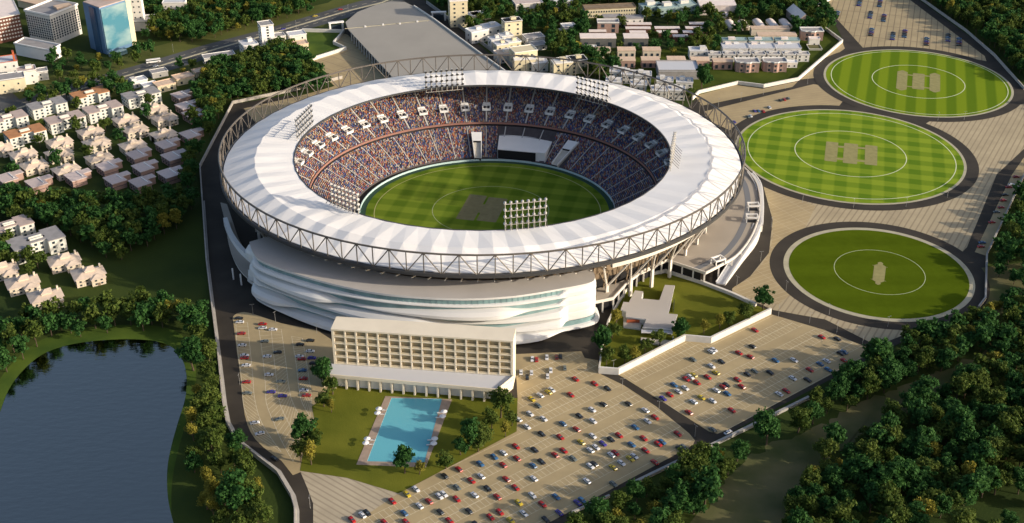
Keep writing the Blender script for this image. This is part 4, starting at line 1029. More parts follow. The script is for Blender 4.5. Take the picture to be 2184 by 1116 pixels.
lh = [((1870, 115), 'farthest L shaped brick house of the right hand column'), ((1915, 225), 'second farthest L shaped brick house of the right hand column'), ((1965, 520), 'L shaped brick house half under the trees near the boundary wall'), ((1715, 625), 'L shaped brick house beside the farthest right single villa'), ((1780, 748), 'third L shaped brick house from the bottom in the right column'),
      ((1415, 730), 'L shaped brick house right of the middle single villa'), ((1480, 860), 'L shaped brick house in the centre of the brick group'), ((1745, 925), 'L shaped brick house nearest the boundary wall at the bottom'), ((1105, 850), 'leftmost full L shaped brick house below the villas'), ((1190, 985), 'L shaped brick house sunk in trees, lower left of the brick group'),
      ((780, 955), 'L shaped brick house in front of the nearest villa'), ((1450, 1015), 'lowest L shaped brick house of the brick group')]
lp_ = None
for q, lb in lh:
    x, y = G(*zh(*q), 5); EXCL.append((x, y, 13)); EXCL.append((x+3, y-12, 9)); rz = R(-48)
    if lp_ is None: lp_ = lhouse(lb, x, y, rz)
    else: dup(lp_, (x, y, 0), rz, lb)
    lp_.scale = (1.0, 1.0, 1.0)
for q, lb in (((375, 1020), 'cream roofed L shaped house left of the tree belt'), ((70, 970), 'cream roofed L shaped house at the left picture edge'), ((1990, 310), 'small cream L shaped house beside the tree belt')):
    x, y = G(*zh(*q), 5); EXCL.append((x, y, 10)); dup(lp_, (x, y, 0), R(-48), lb, 'cream roofed L shaped houses')
# --- hip roofed cottages by the dark lawn
cot = [((690, 560), 'hip roofed cottage beside the large grey apartment block'), ((955, 705), 'hip roofed cottage farthest right on the dark lawn'), ((240, 800), 'sunlit hip roofed cottage left of its neighbour, by the tree row'), ((490, 950), 'sunlit hip roofed cottage nearest the lakeside trees'), ((10, 660), 'hip roofed cottage cut by the left picture edge')]
cp_ = None
for q, lb in cot:
    x, y = G(q[0]/5.073, 440+q[1]/5.073, 6.5); EXCL.append((x, y, 10))
    c_ = dup(vp, (x, y, 0), R(30), lb, 'hip roofed cottages on the dark lawn', (1.12, 1.12, 0.85)); c_['category'] = 'cottage'
# --- tan roofed houses left of the wood and the white ones by the street
for q, L, W, H, lb in (((350, 178), 15, 11, 5, 'tan roofed house with round opening, nearest of the three by the street'), ((390, 163), 15, 11, 5, 'tan roofed house, middle of the three by the street'), ((430, 150), 14, 9, 4, 'flat tan roofed house, farthest of the three by the street'), ((467, 136), 13, 8, 4, 'pale low house in front of the long white shop row')):
    simple('tan_roof_house', lb, 'house', *q, 36, L, W, H, WHSEY, TANR, 2, 2, 1, 'tan roofed houses by the wood', ww=1.8, wh=2)
simple('shop_row', 'long white row with grey roof and dark shopfronts beside the street', 'shop row', 466, 118, 24, 26, 10, 5.5, WHSE, ROOF_G, 5, 2, 1, ww=3.2, wh=2.8, rim=WHITE)
simple('corner_house', 'white block house with roof hut left of the slim white tower', 'house', 530, 92, 28, 13, 14, 10, WHSE, TERR, 2, 3, 3, rim=WHITE, top=[(2, 3, 4, 4, 3, WHSE)], wh=1.6)
simple('slim_tower', 'slim white ten storey tower beside the street', 'tower', 566, 51, 24, 11, 12, 23, WHITE, ROOF_G, 1, 2, 9, rim=WHITE, ww=2.0, wh=1.5)
simple('white_annex', 'white two storey annex right of the slim tower', 'house', 593, 76, 24, 11, 10, 9, WHSE, ROOF_G, 2, 2, 3, rim=WHITE)
simple('terrace_house', 'pale roofed house behind the folded white wall', 'house', 632, 72, 24, 15, 11, 8, WHSE, TERR, 2, 2, 2, rim=WHITE)
simple('terrace_house', 'tan roofed house with red doorway in front of the grass plot', 'house', 640, 92, 24, 12, 10, 6, WHSEY, TANR, 1, 1, 1, ww=2.5, wh=2.4, wmat=REDW)
simple('white_house', 'white double roofed house by the street junction', 'house', 295, 170, 36, 12, 9, 5, WHSE, TERR, 2, 1, 1, rim=WHITE, top=[(-4, 1, 4, 6, 1.6, WHSE)])
simple('white_house', 'white low house right of the double roofed one', 'house', 318, 180, 36, 12, 7, 4, WHSE, TERR, 2, 1, 1, rim=WHITE)
simple('grey_house', 'grey flat house sunk beside the street lane', 'house', 338, 152, 30, 13, 9, 4, CONC, ROOF_G, 1, 1, 1, rim=WALLW)
# --- big buildings top left
def bigblock(name, label, cat, px, py, rz, L, W, H, wm, rm, **k): return simple(name, label, cat, px, py, rz, L, W, H, wm, rm, **k)
def quadbld(name, label, quad, H, wm, rm, rim, n01, n12, floors, ww, wh, z0, wmat=None, par=1.2, z1=None):
    """building from its roof corners p0 (left), p1 (front), p2 (right); visible faces p0-p1 and p1-p2"""
    p0, p1, p2 = [Vector(GZ(*q, H)) for q in quad]; p3 = p0+p2-p1; o0 = Vector((p1.x, p1.y, 0))
    r_ = thing(name, label, 'tower' if H > 30 else 'office block', o0, 0); c_ = (p0+p2)/2; EXCL.append((c_.x, c_.y, (p0-p2).length*0.5+4))
    Pq = [(p.x-o0.x, p.y-o0.y) for p in (p0, p1, p2, p3)]
    b = MB(); b.prism(Pq, 0, H, wm); part(b, 'wall', r_)
    m_ = ((Pq[0][0]+Pq[2][0])/2, (Pq[0][1]+Pq[2][1])/2); big = [(m_[0]+(x-m_[0])*1.025, m_[1]+(y-m_[1])*1.025) for x, y in Pq]
    b = MB(); b.prism(big, H, H+0.5, rm); o = part(b, 'roof', r_)
    b = MB(); ribbon(b, [(m_[0]+(x-m_[0])*0.995, m_[1]+(y-m_[1])*0.995) for x, y in big+[big[0]]], 0.9, H+0.5, H+0.5+par, rim); part(b, 'parapet', o)
    cnt = 0; first = None; extra = MB(); top_ = z1 or H; fh_ = (top_-z0)/max(1, floors)
    for fl in range(floors):
        for (qa, qb, n) in ((Pq[0], Pq[1], n01), (Pq[1], Pq[2], n12)):
            ang = math.atan2(qb[1]-qa[1], qb[0]-qa[0]); nx, ny = math.sin(ang), -math.cos(ang)
            for i in range(n):
                t_ = (i+0.5+0.0)/n; x = qa[0]+(qb[0]-qa[0])*t_+nx*0.04; y = qa[1]+(qb[1]-qa[1])*t_+ny*0.04; z = z0+fl*fh_
                if cnt >= 100: extra.box(x, y, z, ww, 0.2, wh, wmat or WINDK, ang); continue
                if first is None: bb = MB(); bb.box(0, 0, 0, ww, 0.2, wh, wmat or WINDK); first = part(bb, 'window', r_, (x, y, z), ang)
                else: w_ = addk(first, r_, (x, y, z)); w_.rotation_euler = (0, 0, ang)
                cnt += 1
    if extra.v: e_ = part(extra, 'windows', r_); e_['kind'] = 'stuff'
    return r_, Pq
quadbld('brick_office', 'dark brick office block with rows of small pale windows at the top left corner', ((-60, 52), (41, 31), (20, -14)), 22, BRICK, SHED, WHSE, 16, 5, 6, 1.5, 1.3, 2.5, WHSE, 0.4)
ot, Pq = quadbld('office_tower', 'pale office tower with dense dark window grid left of the glass tower', ((53, 25), (106, 36), (165, 12)), 26, WHSE, ROOF_G, WHITE, 11, 11, 9, 1.7, 1.5, 4.6, None, 1.6, 24.0)
b = MB(); b.box(4, 24, 26.5, 14, 9, 2.0, TANR, R(40)); part(b, 'plant_room', ot)
quadbld('tower_annex', 'white windowless annex block in front of the office tower', ((31, 95), (107, 110), (128, 98)), 9.5, WHITE, ROOF_G, WHITE, 0, 0, 0, 1, 1, 1)
# glass tower
TH = 41
p0, p1, p2 = [Vector(GZ(*q, TH)) for q in ((176, 5), (211, 18), (267, 1))]
gt = thing('glass_tower', 'tall blue glass tower with painted cloudy reflections beside the street', 'tower', (p1.x, p1.y, 0), 0); EXCL.append((p1.x+5, p1.y+18, 26))
def gl(p): return (p[0]-p1.x, p[1]-p1.y)
q0, q1, q2 = gl(p0), (0, 0), gl(p2); q3 = (q0[0]+q2[0], q0[1]+q2[1]); e = Vector((q2[0], q2[1], 0)).normalized(); nrm3 = Vector((e.y, -e.x, 0)); fl_ = Vector((q0[0], q0[1], 0)).normalized()
b = MB(); b.prism([q0, q1, q2, q3], 0, TH, BLUEW); part(b, 'core', gt)
b = MB(); L_ = math.hypot(*q2); a_ = e*0.6+nrm3*0.1; c_ = e*(L_-0.4)+nrm3*0.1
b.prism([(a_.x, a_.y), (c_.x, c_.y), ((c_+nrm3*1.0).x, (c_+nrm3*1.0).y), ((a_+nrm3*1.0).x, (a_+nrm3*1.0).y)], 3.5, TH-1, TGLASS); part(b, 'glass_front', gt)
b = MB(); m0 = Vector((q0[0]*0.45, q0[1]*0.45, 0)); lf = Vector((fl_.y, -fl_.x, 0))
if lf.y > 0: lf = -lf
b.prism([(m0.x*0.55, m0.y*0.55), (m0.x*1.25, m0.y*1.25), (m0.x*1.25+lf.x*1.5, m0.y*1.25+lf.y*1.5), (m0.x*0.55+lf.x*1.5, m0.y*0.55+lf.y*1.5)], 0, TH-1, mat('deep blue glazing', (0.035, 0.085, 0.17), 0.2, spec=0.7)); part(b, 'side_glazing', gt)
b = MB(); q2v = Vector((*q2, 0)); b.prism([((q2v+e*0.2).x, (q2v+e*0.2).y), ((q2v+e*5).x, (q2v+e*5).y), ((q2v+e*5-nrm3*22).x, (q2v+e*5-nrm3*22).y), ((q2v+e*0.2-nrm3*22).x, (q2v+e*0.2-nrm3*22).y)], 0, TH+0.8, WHSEY); part(b, 'side_wall', gt)
mm = ((q0[0]+q2[0])/2, (q0[1]+q2[1])/2)
b = MB(); b.prism([(mm[0]+(x-mm[0])*0.97, mm[1]+(y-mm[1])*0.97) for x, y in (q0, q1, q2, q3)], TH+0.003, TH+0.7, ROOF_P); o = part(b, 'roof', gt)
b = MB(); b.box(mm[0]+3, mm[1]+4, TH+0.7, 8, 5, 1.8, REDW); part(b, 'plant_room', o)
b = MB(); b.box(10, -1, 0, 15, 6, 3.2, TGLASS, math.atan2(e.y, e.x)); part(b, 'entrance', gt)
simple('low_white_block', 'open topped white block right of the glass tower', 'building', 302, 42, 6, 26, 16, 8, WHSE, ROOF_G, 3, 1, 1, rim=WHITE, par=1.5)
simple('pale_tower', 'pale tower cut by the top edge behind the glass tower', 'tower', 280, -32, 8, 14, 12, 40, WHSE, ROOF_G, 3, 1, 8)
simple('pale_block', 'pale block cut by the top edge in the wood', 'building', 372, 2, 6, 20, 14, 14, WHSE, TERR, 4, 2, 3, rim=WHITE)
simple('tan_shed', 'low tan roofed shed at the top edge behind the office tower', 'shed', 70, 2, -30, 26, 14, 6, WHSEY, TANR, 0, 0, 0)
simple('red_frame_house', 'white and red house with a tall red fin at the left edge', 'house', 8, 128, 24, 20, 16, 10, WHSE, TERR, 3, 2, 2, rim=REDW, top=[(8, -6, 1.6, 5, 8, REDW)])
simple('white_house', 'cream corner house with grey roof at the left edge near the junction', 'house', 20, 164, 24, 22, 14, 11, WHSEY, ROOF_G, 2, 2, 2, rim=WHITE)
simple('white_house', 'tall white house with a roof terrace next to the cream corner house', 'house', 56, 148, 24, 14, 12, 11, WHSE, ROOF_P, 2, 1, 2, rim=WHITE, top=[(2, 2, 5, 5, 2, WHSE)])
simple('white_house', 'small grey roofed house right of the tall white house', 'house', 84, 151, 24, 12, 9, 7, WHSE, ROOF_G, 1, 1, 2, rim=WHITE)
# --- white houses behind the plaza (positions read from a 6.064x view starting at x=920)
def zt(x, y): return (920+x/6.064, y/6.064)
for q, L, W, H, rz, wm, rm, nm, lb in (
    ((340, -10), 16, 14, 24, 10, WHSEY, SHED, 'cream_tower', 'cream tower with blank front cut by the top edge behind the plaza'),
    ((480, 200), 22, 12, 5, 25, WHSE, TERR, 'white_house', 'low rambling white house right of the cream tower'),
    ((630, 175), 18, 10, 5, 25, WHSEY, TERR, 'white_house', 'low white house with sunlit gable right of the rambling one'),
    ((590, 385), 17, 12, 10, 30, WHSE, WHITE, 'white_house', 'white three storey house with dark balconies nearest the plaza lane'),
    ((770, 335), 15, 12, 10, 30, WHSE, TERR, 'white_house', 'white house with grey roof hut right of the balcony house'),
    ((1040, 262), 16, 10, 17, 18, WHSEY, DARK, 'white_block', 'cream six storey block with dark roof among the white houses'),
    ((830, 500), 11, 9, 9, 22, WHSE, TERR, 'cube_house', 'white cube house, upper left of the cluster of four'),
    ((960, 455), 11, 9, 8, 22, WHSE, TERR, 'cube_house', 'white cube house, upper right of the cluster of four'),
    ((900, 565), 11, 9, 9, 22, WHSEY, TERR, 'cube_house', 'white cube house, lower left of the cluster of four'),
    ((1050, 530), 12, 10, 9, 22, WHSEY, WHITE, 'cube_house', 'white cube house, lower right of the cluster of four'),
    ((1320, 470), 17, 12, 6, 20, WHSE, ROOF_G, 'grey_roof_house', 'grey roofed house with stepped terraces among the trees'),
    ((1380, 570), 13, 10, 4, 20, WHSE, ROOF_G, 'grey_roof_house', 'small grey terrace house in front of the grey roofed one'),
    ((950, 680), 16, 12, 7, 22, WHSE, TANR, 'white_house', 'pale house wedged between the cube houses and the cream hall'),
    ((1190, 640), 20, 14, 14, 20, WHSEY, WHSEY, 'cream_hall', 'cream hall with a dark arch behind the far side of the roof truss'),
    ((1200, 750), 18, 10, 10, 10, WHSEY, WHITE, 'cream_hall', 'cream block seen through the far truss, in front of the arched hall'),
    ((1390, 800), 14, 10, 7, 10, WHSE, TERR, 'white_house', 'white house seen through the far truss right of the cream block'),
    ((1680, 790), 16, 12, 11, 14, WHSEY, WHSE, 'cream_block', 'cream block seen through the far truss, left of a pair'),
    ((1880, 760), 15, 12, 11, 14, WHSEY, DARK, 'cream_block', 'cream block seen through the far truss, right of a pair'),
    ((1770, 330), 12, 9, 6, 14, WHSE, TERR, 'white_house', 'small pale pyramid roofed house in the trees, upper one'),
    ((1720, 400), 12, 8, 4, 14, WHSE, ROOF_G, 'grey_roof_house', 'small grey house in the trees, lower one'),
    ((1240, 20), 26, 16, 9, 14, WHSE, PINKR, 'manor_house', 'rambling white and brown manor house at the top edge'),
    ((1680, 0), 18, 14, 8, 20, WHSE, WHITE, 'white_house', 'white roofed house at the top edge right of the manor'),
    ((2060, 615), 10, 8, 3, 0, WHSE, WHITE, 'white_hut', 'small white hut below the first long shed')):
    simple(nm, lb, 'house', *zt(*q), rz, L, W, H, wm, rm, 2 if H > 3.5 else 0, 1 if H > 3.5 else 0, max(1, int(H//3.6)), 'white houses behind the plaza', rim=WHITE, ww=1.8, wh=1.6, top=[(1.5, 1, L*0.3, W*0.35, 2.2, wm)] if H > 6 and L < 20 else None)
# --- estate between plaza and ring road (7.247x view from x=1200)
def zu(x, y): return (1200+x/7.247, y/7.247)
simple('school', 'long cream school building with dark roof and rows of windows', 'school', *zu(720, 105), 8, 48, 12, 8, WHSEY, BROWN, 20, 0, 2, ww=1.3, wh=1.5)
for q, L, lb in (((1180, 370), 22, 'mauve roofed long shed, farthest of the stack'), ((1165, 435), 22, 'pink roofed long shed, second of the stack'), ((1160, 497), 14, 'short tan shed, third of the stack'), ((1615, 432), 22, 'pink roofed long shed right of the stack, upper'), ((1615, 495), 18, 'tan roofed long shed right of the stack, lower'),
                 ((2130, 365), 20, 'pale long shed at the left of the arched huts, upper'), ((2090, 432), 22, 'pink long shed at the left of the arched huts, middle'), ((2010, 495), 17, 'pale long shed at the left of the arched huts, lower'), ((540, 482), 15, 'short pale shed behind the first grey walled hall'), ((1820, 558), 13, 'short pink shed among the garden trees')):
    simple('long_shed', lb, 'shed', *zu(*q), 0, L, 5.5, 4, BRICK, SHED, 0, 0, 0, 'long pale roofed sheds', par=0)
simple('grey_hall', 'white roofed hall with dark grey walls, left of two', 'hall', *zu(545, 560), 0, 31, 12, 8.5, GREYW, SHED, 3, 0, 1, 'white roofed halls', ww=3, wh=4, par=0)
simple('grey_hall', 'white roofed hall with dark grey walls, right of two', 'hall', *zu(1130, 560), 0, 21, 12, 8.5, GREYW, SHED, 2, 0, 1, 'white roofed halls', ww=3, wh=4, par=0)
simple('brown_hall', 'brown fronted hall with grey parapet left of the mauve shed', 'hall', *zu(700, 340), 0, 19, 9, 9, PINKW, ROOF_G, 2, 1, 2, rim=WHITE, par=1.0, ww=3, wh=3)
simple('grey_house', 'pale grey gabled house behind the brown fronted hall', 'house', *zu(760, 255), 5, 16, 9, 7, WHSE, ROOF_G, 3, 1, 2)
simple('grey_house', 'pale grey gabled house right of the school front', 'house', *zu(1090, 270), 5, 17, 10, 7, WHSE, ROOF_G, 3, 1, 2)
for q, lb in (((1365, 85), 'teal roofed house at the top edge, left one'), ((1620, 100), 'teal roofed house at the top edge, middle one'), ((1880, 60), 'teal roofed house at the top edge, right one')):
    simple('teal_house', lb, 'house', *zu(*q), 15, 20, 12, 8, TEALR, TEALR, 3, 2, 2, 'teal roofed houses', top=[(0, 2, 8, 6, 3, WHSE)])
simple('white_shed', 'large cream hall cut by the top edge', 'hall', 1528, 4, 0, 34, 24, 9, SHED, SHED, 0, 0, 0, par=0)
for i, (q, lb) in enumerate((((600, 760), 'tan roofed house, first of the back row'), ((985, 760), 'tan roofed house, second of the back row'), ((1375, 760), 'tan roofed house, third of the back row'), ((980, 915), 'tan roofed house with brown porch, first of the front row'), ((1355, 910), 'tan roofed house with brown porch, second of the front row'),
                 ((1755, 905), 'tan roofed house with brown porch, third of the front row'), ((2120, 915), 'tan roofed house with brown porch, fourth of the front row'))):
    simple('porch_house', lb, 'house', *zu(*q), 0, 15, 9, 6.5, PINKW if i > 2 else VILLAW, TANR, 3, 0, 1, 'tan roofed porch houses', ww=2.2, wh=3.2, par=0)
simple('porch_house', 'tan roofed house with brown porch, fifth of the front row', 'house', 1541, 129, 0, 16, 9, 6.5, PINKW, TANR, 3, 0, 1, 'tan roofed porch houses', ww=2.2, wh=3.2, par=0)
simple('grey_roof_hall', 'wide light grey roofed hall behind the far side of the stadium roof', 'hall', *zu(1775, 1030), 0, 33, 22, 7, ROOF_G, TERR, 0, 0, 0, par=0.9, rim=ROOF_G)
for q, lb in (((1318, 150), 'white terraced house behind the truss, first from the left'), ((1343, 156), 'white terraced house behind the truss, second from the left'), ((1372, 158), 'white terraced house behind the truss, third from the left'), ((1418, 170), 'white terraced house below the grey roofed hall, left one'), ((1460, 172), 'white terraced house below the grey roofed hall, right one'),
              ((1310, 172), 'pale stepped house in the front row behind the truss, first'), ((1362, 178), 'pale stepped house in the front row behind the truss, second'), ((1406, 190), 'pale stepped house in the front row behind the truss, third'), ((1443, 190), 'pale stepped house in the front row behind the truss, fourth')):
    simple('terraced_house', lb, 'house', *q, -6, 13, 10, 7.5, WHSE, TERR, 3, 1, 2, 'white terraced houses behind the truss', rim=WHITE, top=[(-2, 1, 4, 4, 2.5, WHSE), (3.5, -1, 3, 3, 1.5, WHSE)], ww=1.6)
# right cluster (6.973x view from x=1480)
def zv(x, y): return (1480+x/6.973, y/6.973)
for i, (q, lb) in enumerate((((470, 190), 'arched pink hut, alone behind the row'), ((555, 340), 'arched pink hut, first of the row'), ((750, 340), 'arched pink hut, second of the row'), ((970, 325), 'arched pink hut, third of the row'), ((1170, 325), 'arched pink hut, fourth of the row'), ((1365, 325), 'arched pink hut, fifth of the row'))):
    x, y = G(*zv(*q), 4); r_ = thing('arched_hut', lb, 'hut', (x, y, 0), R(95), 'arched pink huts'); EXCL.append((x, y, 12))
    P = [(-3.9+7.8*k/8, 2.6+1.6*math.sin(math.pi*k/8)) for k in range(9)]
    b = MB(); n = 9; vs = [(xx, p_[0], p_[1]) for xx in (-9.5, 9.5) for p_ in P]
    b.add(vs, [(k, k+1, n+k+1, n+k) for k in range(8)]+[tuple(range(n))[::-1], tuple(range(n, 2*n))], SHED); part(b, 'roof', r_)
    b = MB(); b.box(0, 0, 0, 18.6, 7.4, 2.6, VILLAW); part(b, 'wall', r_)
    b = MB(); b.box(-9.35, 0, 0.1, 0.15, 2.4, 2.2, BROWN); part(b, 'door', r_)
simple('tan_shed', 'long tan roofed shed behind the grey terraces, upper', 'shed', *zv(1130, 415), 0, 34, 8, 6, VILLAW, TANR, 0, 0, 0, 'tan roofed sheds', par=0)
simple('tan_shed', 'long tan roofed shed behind the grey terraces, lower', 'shed', *zv(1230, 510), 0, 34, 9, 6, VILLAW, TANR, 0, 0, 0, 'tan roofed sheds', par=0)
for i in range(3):
    simple('grey_terrace', ['grey vaulted roof terrace block, left of three', 'grey vaulted roof terrace block, middle of three', 'grey vaulted roof terrace block, right of three'][i], 'terrace', *zv(605+i*392, 690), 0, 21.5, 12, 7.5, WHSE, TERR, 4, 0, 2, 'grey vaulted terrace blocks', par=0.4, ww=1.4, wh=1.3, top=[(-5, 5.5, 5, 4, 1.4, SHED), (2.2, 6, 4, 3, 1.0, WHITE)])
    simple('grey_terrace', ['low grey terrace in the back row, left of three', 'low grey terrace in the back row, middle of three', 'low grey terrace in the back row, right of three'][i], 'terrace', *zv(600+i*392, 590), 0, 21, 7, 5, WHSE, TEALR, 3, 0, 1, 'low grey terraces', par=0.4, top=[(-2.5, 0, 6, 4, 1.6, SHED)])
for i, xx in enumerate((300, 520, 735, 960, 1180, 1410, 1615)):
    simple('row_house', ['pale row house, %s from the left in front of the grey terraces' % o_ for o_ in ('first', 'second', 'third', 'fourth', 'fifth', 'sixth', 'last')][i], 'house', *zv(xx, 800), 0, 10.5, 7, 6, WHSE, ROOF_G, 2, 0, 2, 'pale row houses', rim=WHITE, top=[(-2, 1, 3, 3, 1.5, WHSE)])
simple('row_house', 'white house with grey top left of the pale row houses', 'house', *zv(60, 740), 0, 15, 10, 7, WHSE, TERR, 3, 0, 2, rim=WHITE, top=[(4, 1, 5, 5, 2.2, WHSE)])
for q, lb in (((790, 910), 'bow fronted brick house with white parapet, left of two by the lawn'), ((1200, 905), 'bow fronted brick house with white parapet, right of two by the lawn'), ((1750, 450), 'bow fronted brick house with white parapet beside the ring road wall')):
    x, y = G(*zv(*q), 8); r_ = thing('bow_house', lb, 'house', (x, y, 0), 0, 'bow fronted brick houses'); EXCL.append((x, y, 12))
    P = [(-9.5, -3.5), (-6.5, -5.2), (-3.5, -5.2), (-1.5, -6.6), (1.5, -6.6), (3, -5.2), (6.5, -5.2), (9.5, -5.6), (9.5, 5), (-9.5, 5)]
    b = MB(); b.prism(P, 0, 8, PINKW); part(b, 'wall', r_)
    b = MB(); b.prism([(a*1.02, c*1.02) for a, c in P], 8, 8.4, ROOF_G); o = part(b, 'roof', r_)
    b = MB(); ribbon(b, [(a*1.01, c*1.01) for a, c in P+[P[0]]], 0.6, 8.4, 9.3, WHITE); part(b, 'parapet', o)
    windows(r_, [('y', -5.27, -6.2, -3.7, 1), ('y', -6.66, -1.2, 1.2, 1), ('y', -5.27, 3.4, 6.2, 1)], 8, 2, 1.6, 1.8, 1.0)
simple('white_canopy', 'small white pavilion right of the bow fronted houses', 'pavilion', *zv(1450, 925), 0, 9, 6, 4, WHSE, WHITE, 2, 0, 1)
simple('ruined_house', 'unroofed pale court with a pink slab beside the ring road wall', 'house', *zv(1790, 575), 0, 9, 5, 6, WHSE, SHED, 1, 0, 1)
simple('sand_court', 'low walled sandy court in front of the pink slab roof', 'court', *zv(1790, 710), 0, 11, 11, 0.6, WALLW, DIRT, 0, 0, 0, par=0.6, rim=WALLW)
# gable roofed hall
x, y = G(*zv(1560, 230), 6); r_ = thing('gable_hall', 'tall gabled pinkish hall beside the trees at the top', 'hall', (x, y, 0), R(100)); EXCL.append((x, y, 16))
b = MB(); b.add([(-15, -6, 0), (15, -6, 0), (15, 6, 0), (-15, 6, 0), (-15, -6, 7), (15, -6, 7), (15, 6, 7), (-15, 6, 7), (-15, 0, 12), (15, 0, 12)], [(0, 1, 5, 4), (2, 3, 7, 6), (0, 4, 8, 7, 3), (1, 2, 6, 9, 5)], ROOF_P); part(b, 'wall', r_)
b = MB(); b.add([(-15.4, -6.5, 6.8), (15.4, -6.5, 6.8), (15.4, 0, 12.3), (-15.4, 0, 12.3), (15.4, 6.5, 6.8), (-15.4, 6.5, 6.8)], [(0, 1, 2, 3), (3, 2, 4, 5)], SHED); part(b, 'roof', r_)

# ================================================================== CARS
CARC = {'w': ('white', (0.62, 0.63, 0.65)), 'r': ('red', (0.36, 0.012, 0.012)), 'm': ('dark red', (0.14, 0.012, 0.012)), 'k': ('black', (0.018, 0.018, 0.02)), 'g': ('grey green', (0.13, 0.15, 0.14)), 'b': ('blue', (0.035, 0.12, 0.26)), 'p': ('violet blue', (0.05, 0.035, 0.26)), 'y': ('yellow', (0.50, 0.38, 0.03))}
CM = {k: mat(v[0]+' car paint', v[1], 0.28, spec=0.6) for k, v in CARC.items()}
def car_body(m):
    prof = [(-2.25, 0.32), (-2.3, 0.75), (-2.15, 0.95), (-1.45, 1.02), (1.15, 1.0), (2.05, 0.82), (2.3, 0.62), (2.28, 0.32)]
    b = MB(); n = len(prof); vs = []
    for yy, sx_ in ((-0.86, 0.97), (-0.78, 1.0), (0.78, 1.0), (0.86, 0.97)):
        vs += [(x*sx_, yy, z if abs(yy) < 0.8 else 0.32+(z-0.32)*0.86) for x, z in prof]
    fs = []
    for j in range(3): fs += [(j*n+i, (j+1)*n+i, (j+1)*n+(i+1) % n, j*n+(i+1) % n) for i in range(n)]
    b.add(vs, fs+[tuple(range(n)), tuple(range(3*n, 4*n))[::-1]], m)
    b.add([(-1.2, -0.62, 1.42), (0.35, -0.62, 1.42), (0.35, 0.62, 1.42), (-1.2, 0.62, 1.42), (-1.25, -0.65, 1.38), (0.4, -0.65, 1.38), (0.4, 0.65, 1.38), (-1.25, 0.65, 1.38)], [(0, 1, 2, 3), (4, 5, 1, 0), (5, 6, 2, 1), (6, 7, 3, 2), (7, 4, 0, 3)], m)
    return b
def car_glass():
    b = MB(); b.add([(-1.75, -0.74, 0.98), (1.1, -0.74, 0.98), (1.1, 0.74, 0.98), (-1.75, 0.74, 0.98), (-1.25, -0.63, 1.39), (0.4, -0.63, 1.39), (0.4, 0.63, 1.39), (-1.25, 0.63, 1.39)], [(4, 5, 6, 7), (0, 1, 5, 4), (1, 2, 6, 5), (2, 3, 7, 6), (3, 0, 4, 7)], WINDK)
    return b
CARMESH = {}
car0 = None
def place_car(x, y, rz, col, label, group, z=0.13):
    global car0
    if col not in CARMESH:
        ob = car_body(CM[col]); me = bpy.data.meshes.new('body_'+CARC[col][0].replace(' ', '_')); me.from_pydata(ob.v, [], ob.f); me.materials.append(CM[col]); me.update(); CARMESH[col] = me
    if car0 is None:
        car0 = thing('parked_car', label, 'car', (x, y, z), rz, group)
        o = part(car_body(CM[col]), 'body', car0); o.data = CARMESH[col]
        part(car_glass(), 'windows', car0)
        wm_ = None
        for wx in (-1.4, 1.4):
            for wy in (-0.78, 0.78):
                if wm_ is None: b = MB(); b.tube((0, -0.11, 0), (0, 0.11, 0), 0.33, TYRE, 10); wm_ = part(b, 'wheel', car0, (wx, wy, 0.33))
                else: addk(wm_, car0, (wx, wy, 0.33))
        return car0
    return dup(car0, (x, y, z), rz, label, group, mats={'body': CARMESH[col]})
def parse(s, ox, oy): return [(ox+float(a)/2.992, oy+float(b_)/2.992, c) for a, b_, c in (t_.split(',') for t_ in s.split())]
ORD = ['first', 'second', 'third', 'fourth', 'fifth', 'sixth', 'seventh', 'eighth', 'ninth', 'tenth', 'eleventh', 'twelfth', 'thirteenth', 'fourteenth', 'fifteenth', 'sixteenth', 'seventeenth', 'eighteenth', 'nineteenth', 'twentieth', 'twenty-first', 'twenty-second', 'twenty-third', 'twenty-fourth', 'twenty-fifth']
def lot(cars, v0, period, lotname, group, dirs):
    rows = {}
    for px, py, c in cars:
        x, y = G(px, py, 0.7); u = x*U[0]+y*U[1]; v = x*V[0]+y*V[1]
        k = round((v-v0)/period*2-0.0)      # half rows
        kk = math.floor((v-v0+period/2)/period); side = 1 if v-(v0+kk*period) > 0 else -1
        vs_ = v0+kk*period+side*2.7
        v2 = v*0.35+vs_*0.65 if abs(v-vs_) < 4 else v
        rows.setdefault((kk, side), []).append([u, v2, c])
    keys = sorted(rows); 
    for ri, key in enumerate(keys[::-1]):
        row = sorted(rows[key]);
        for i in range(1, len(row)):
            if row[i][0]-row[i-1][0] < 2.5: row[i][0] = row[i-1][0]+2.5
        for i, (u, v, c) in enumerate(row):
            x, y = u*U[0]+v*V[0], u*U[1]+v*V[1]
            rz = ANG+R(90)+(math.pi if (int(u*3+v) % 3) else 0)+R(random.uniform(-2, 2))
            place_car(x, y, rz, c, '%s car, %s from left, %s row down, %s' % (CARC[c][0], ORD[i], ORD[ri], lotname), group)
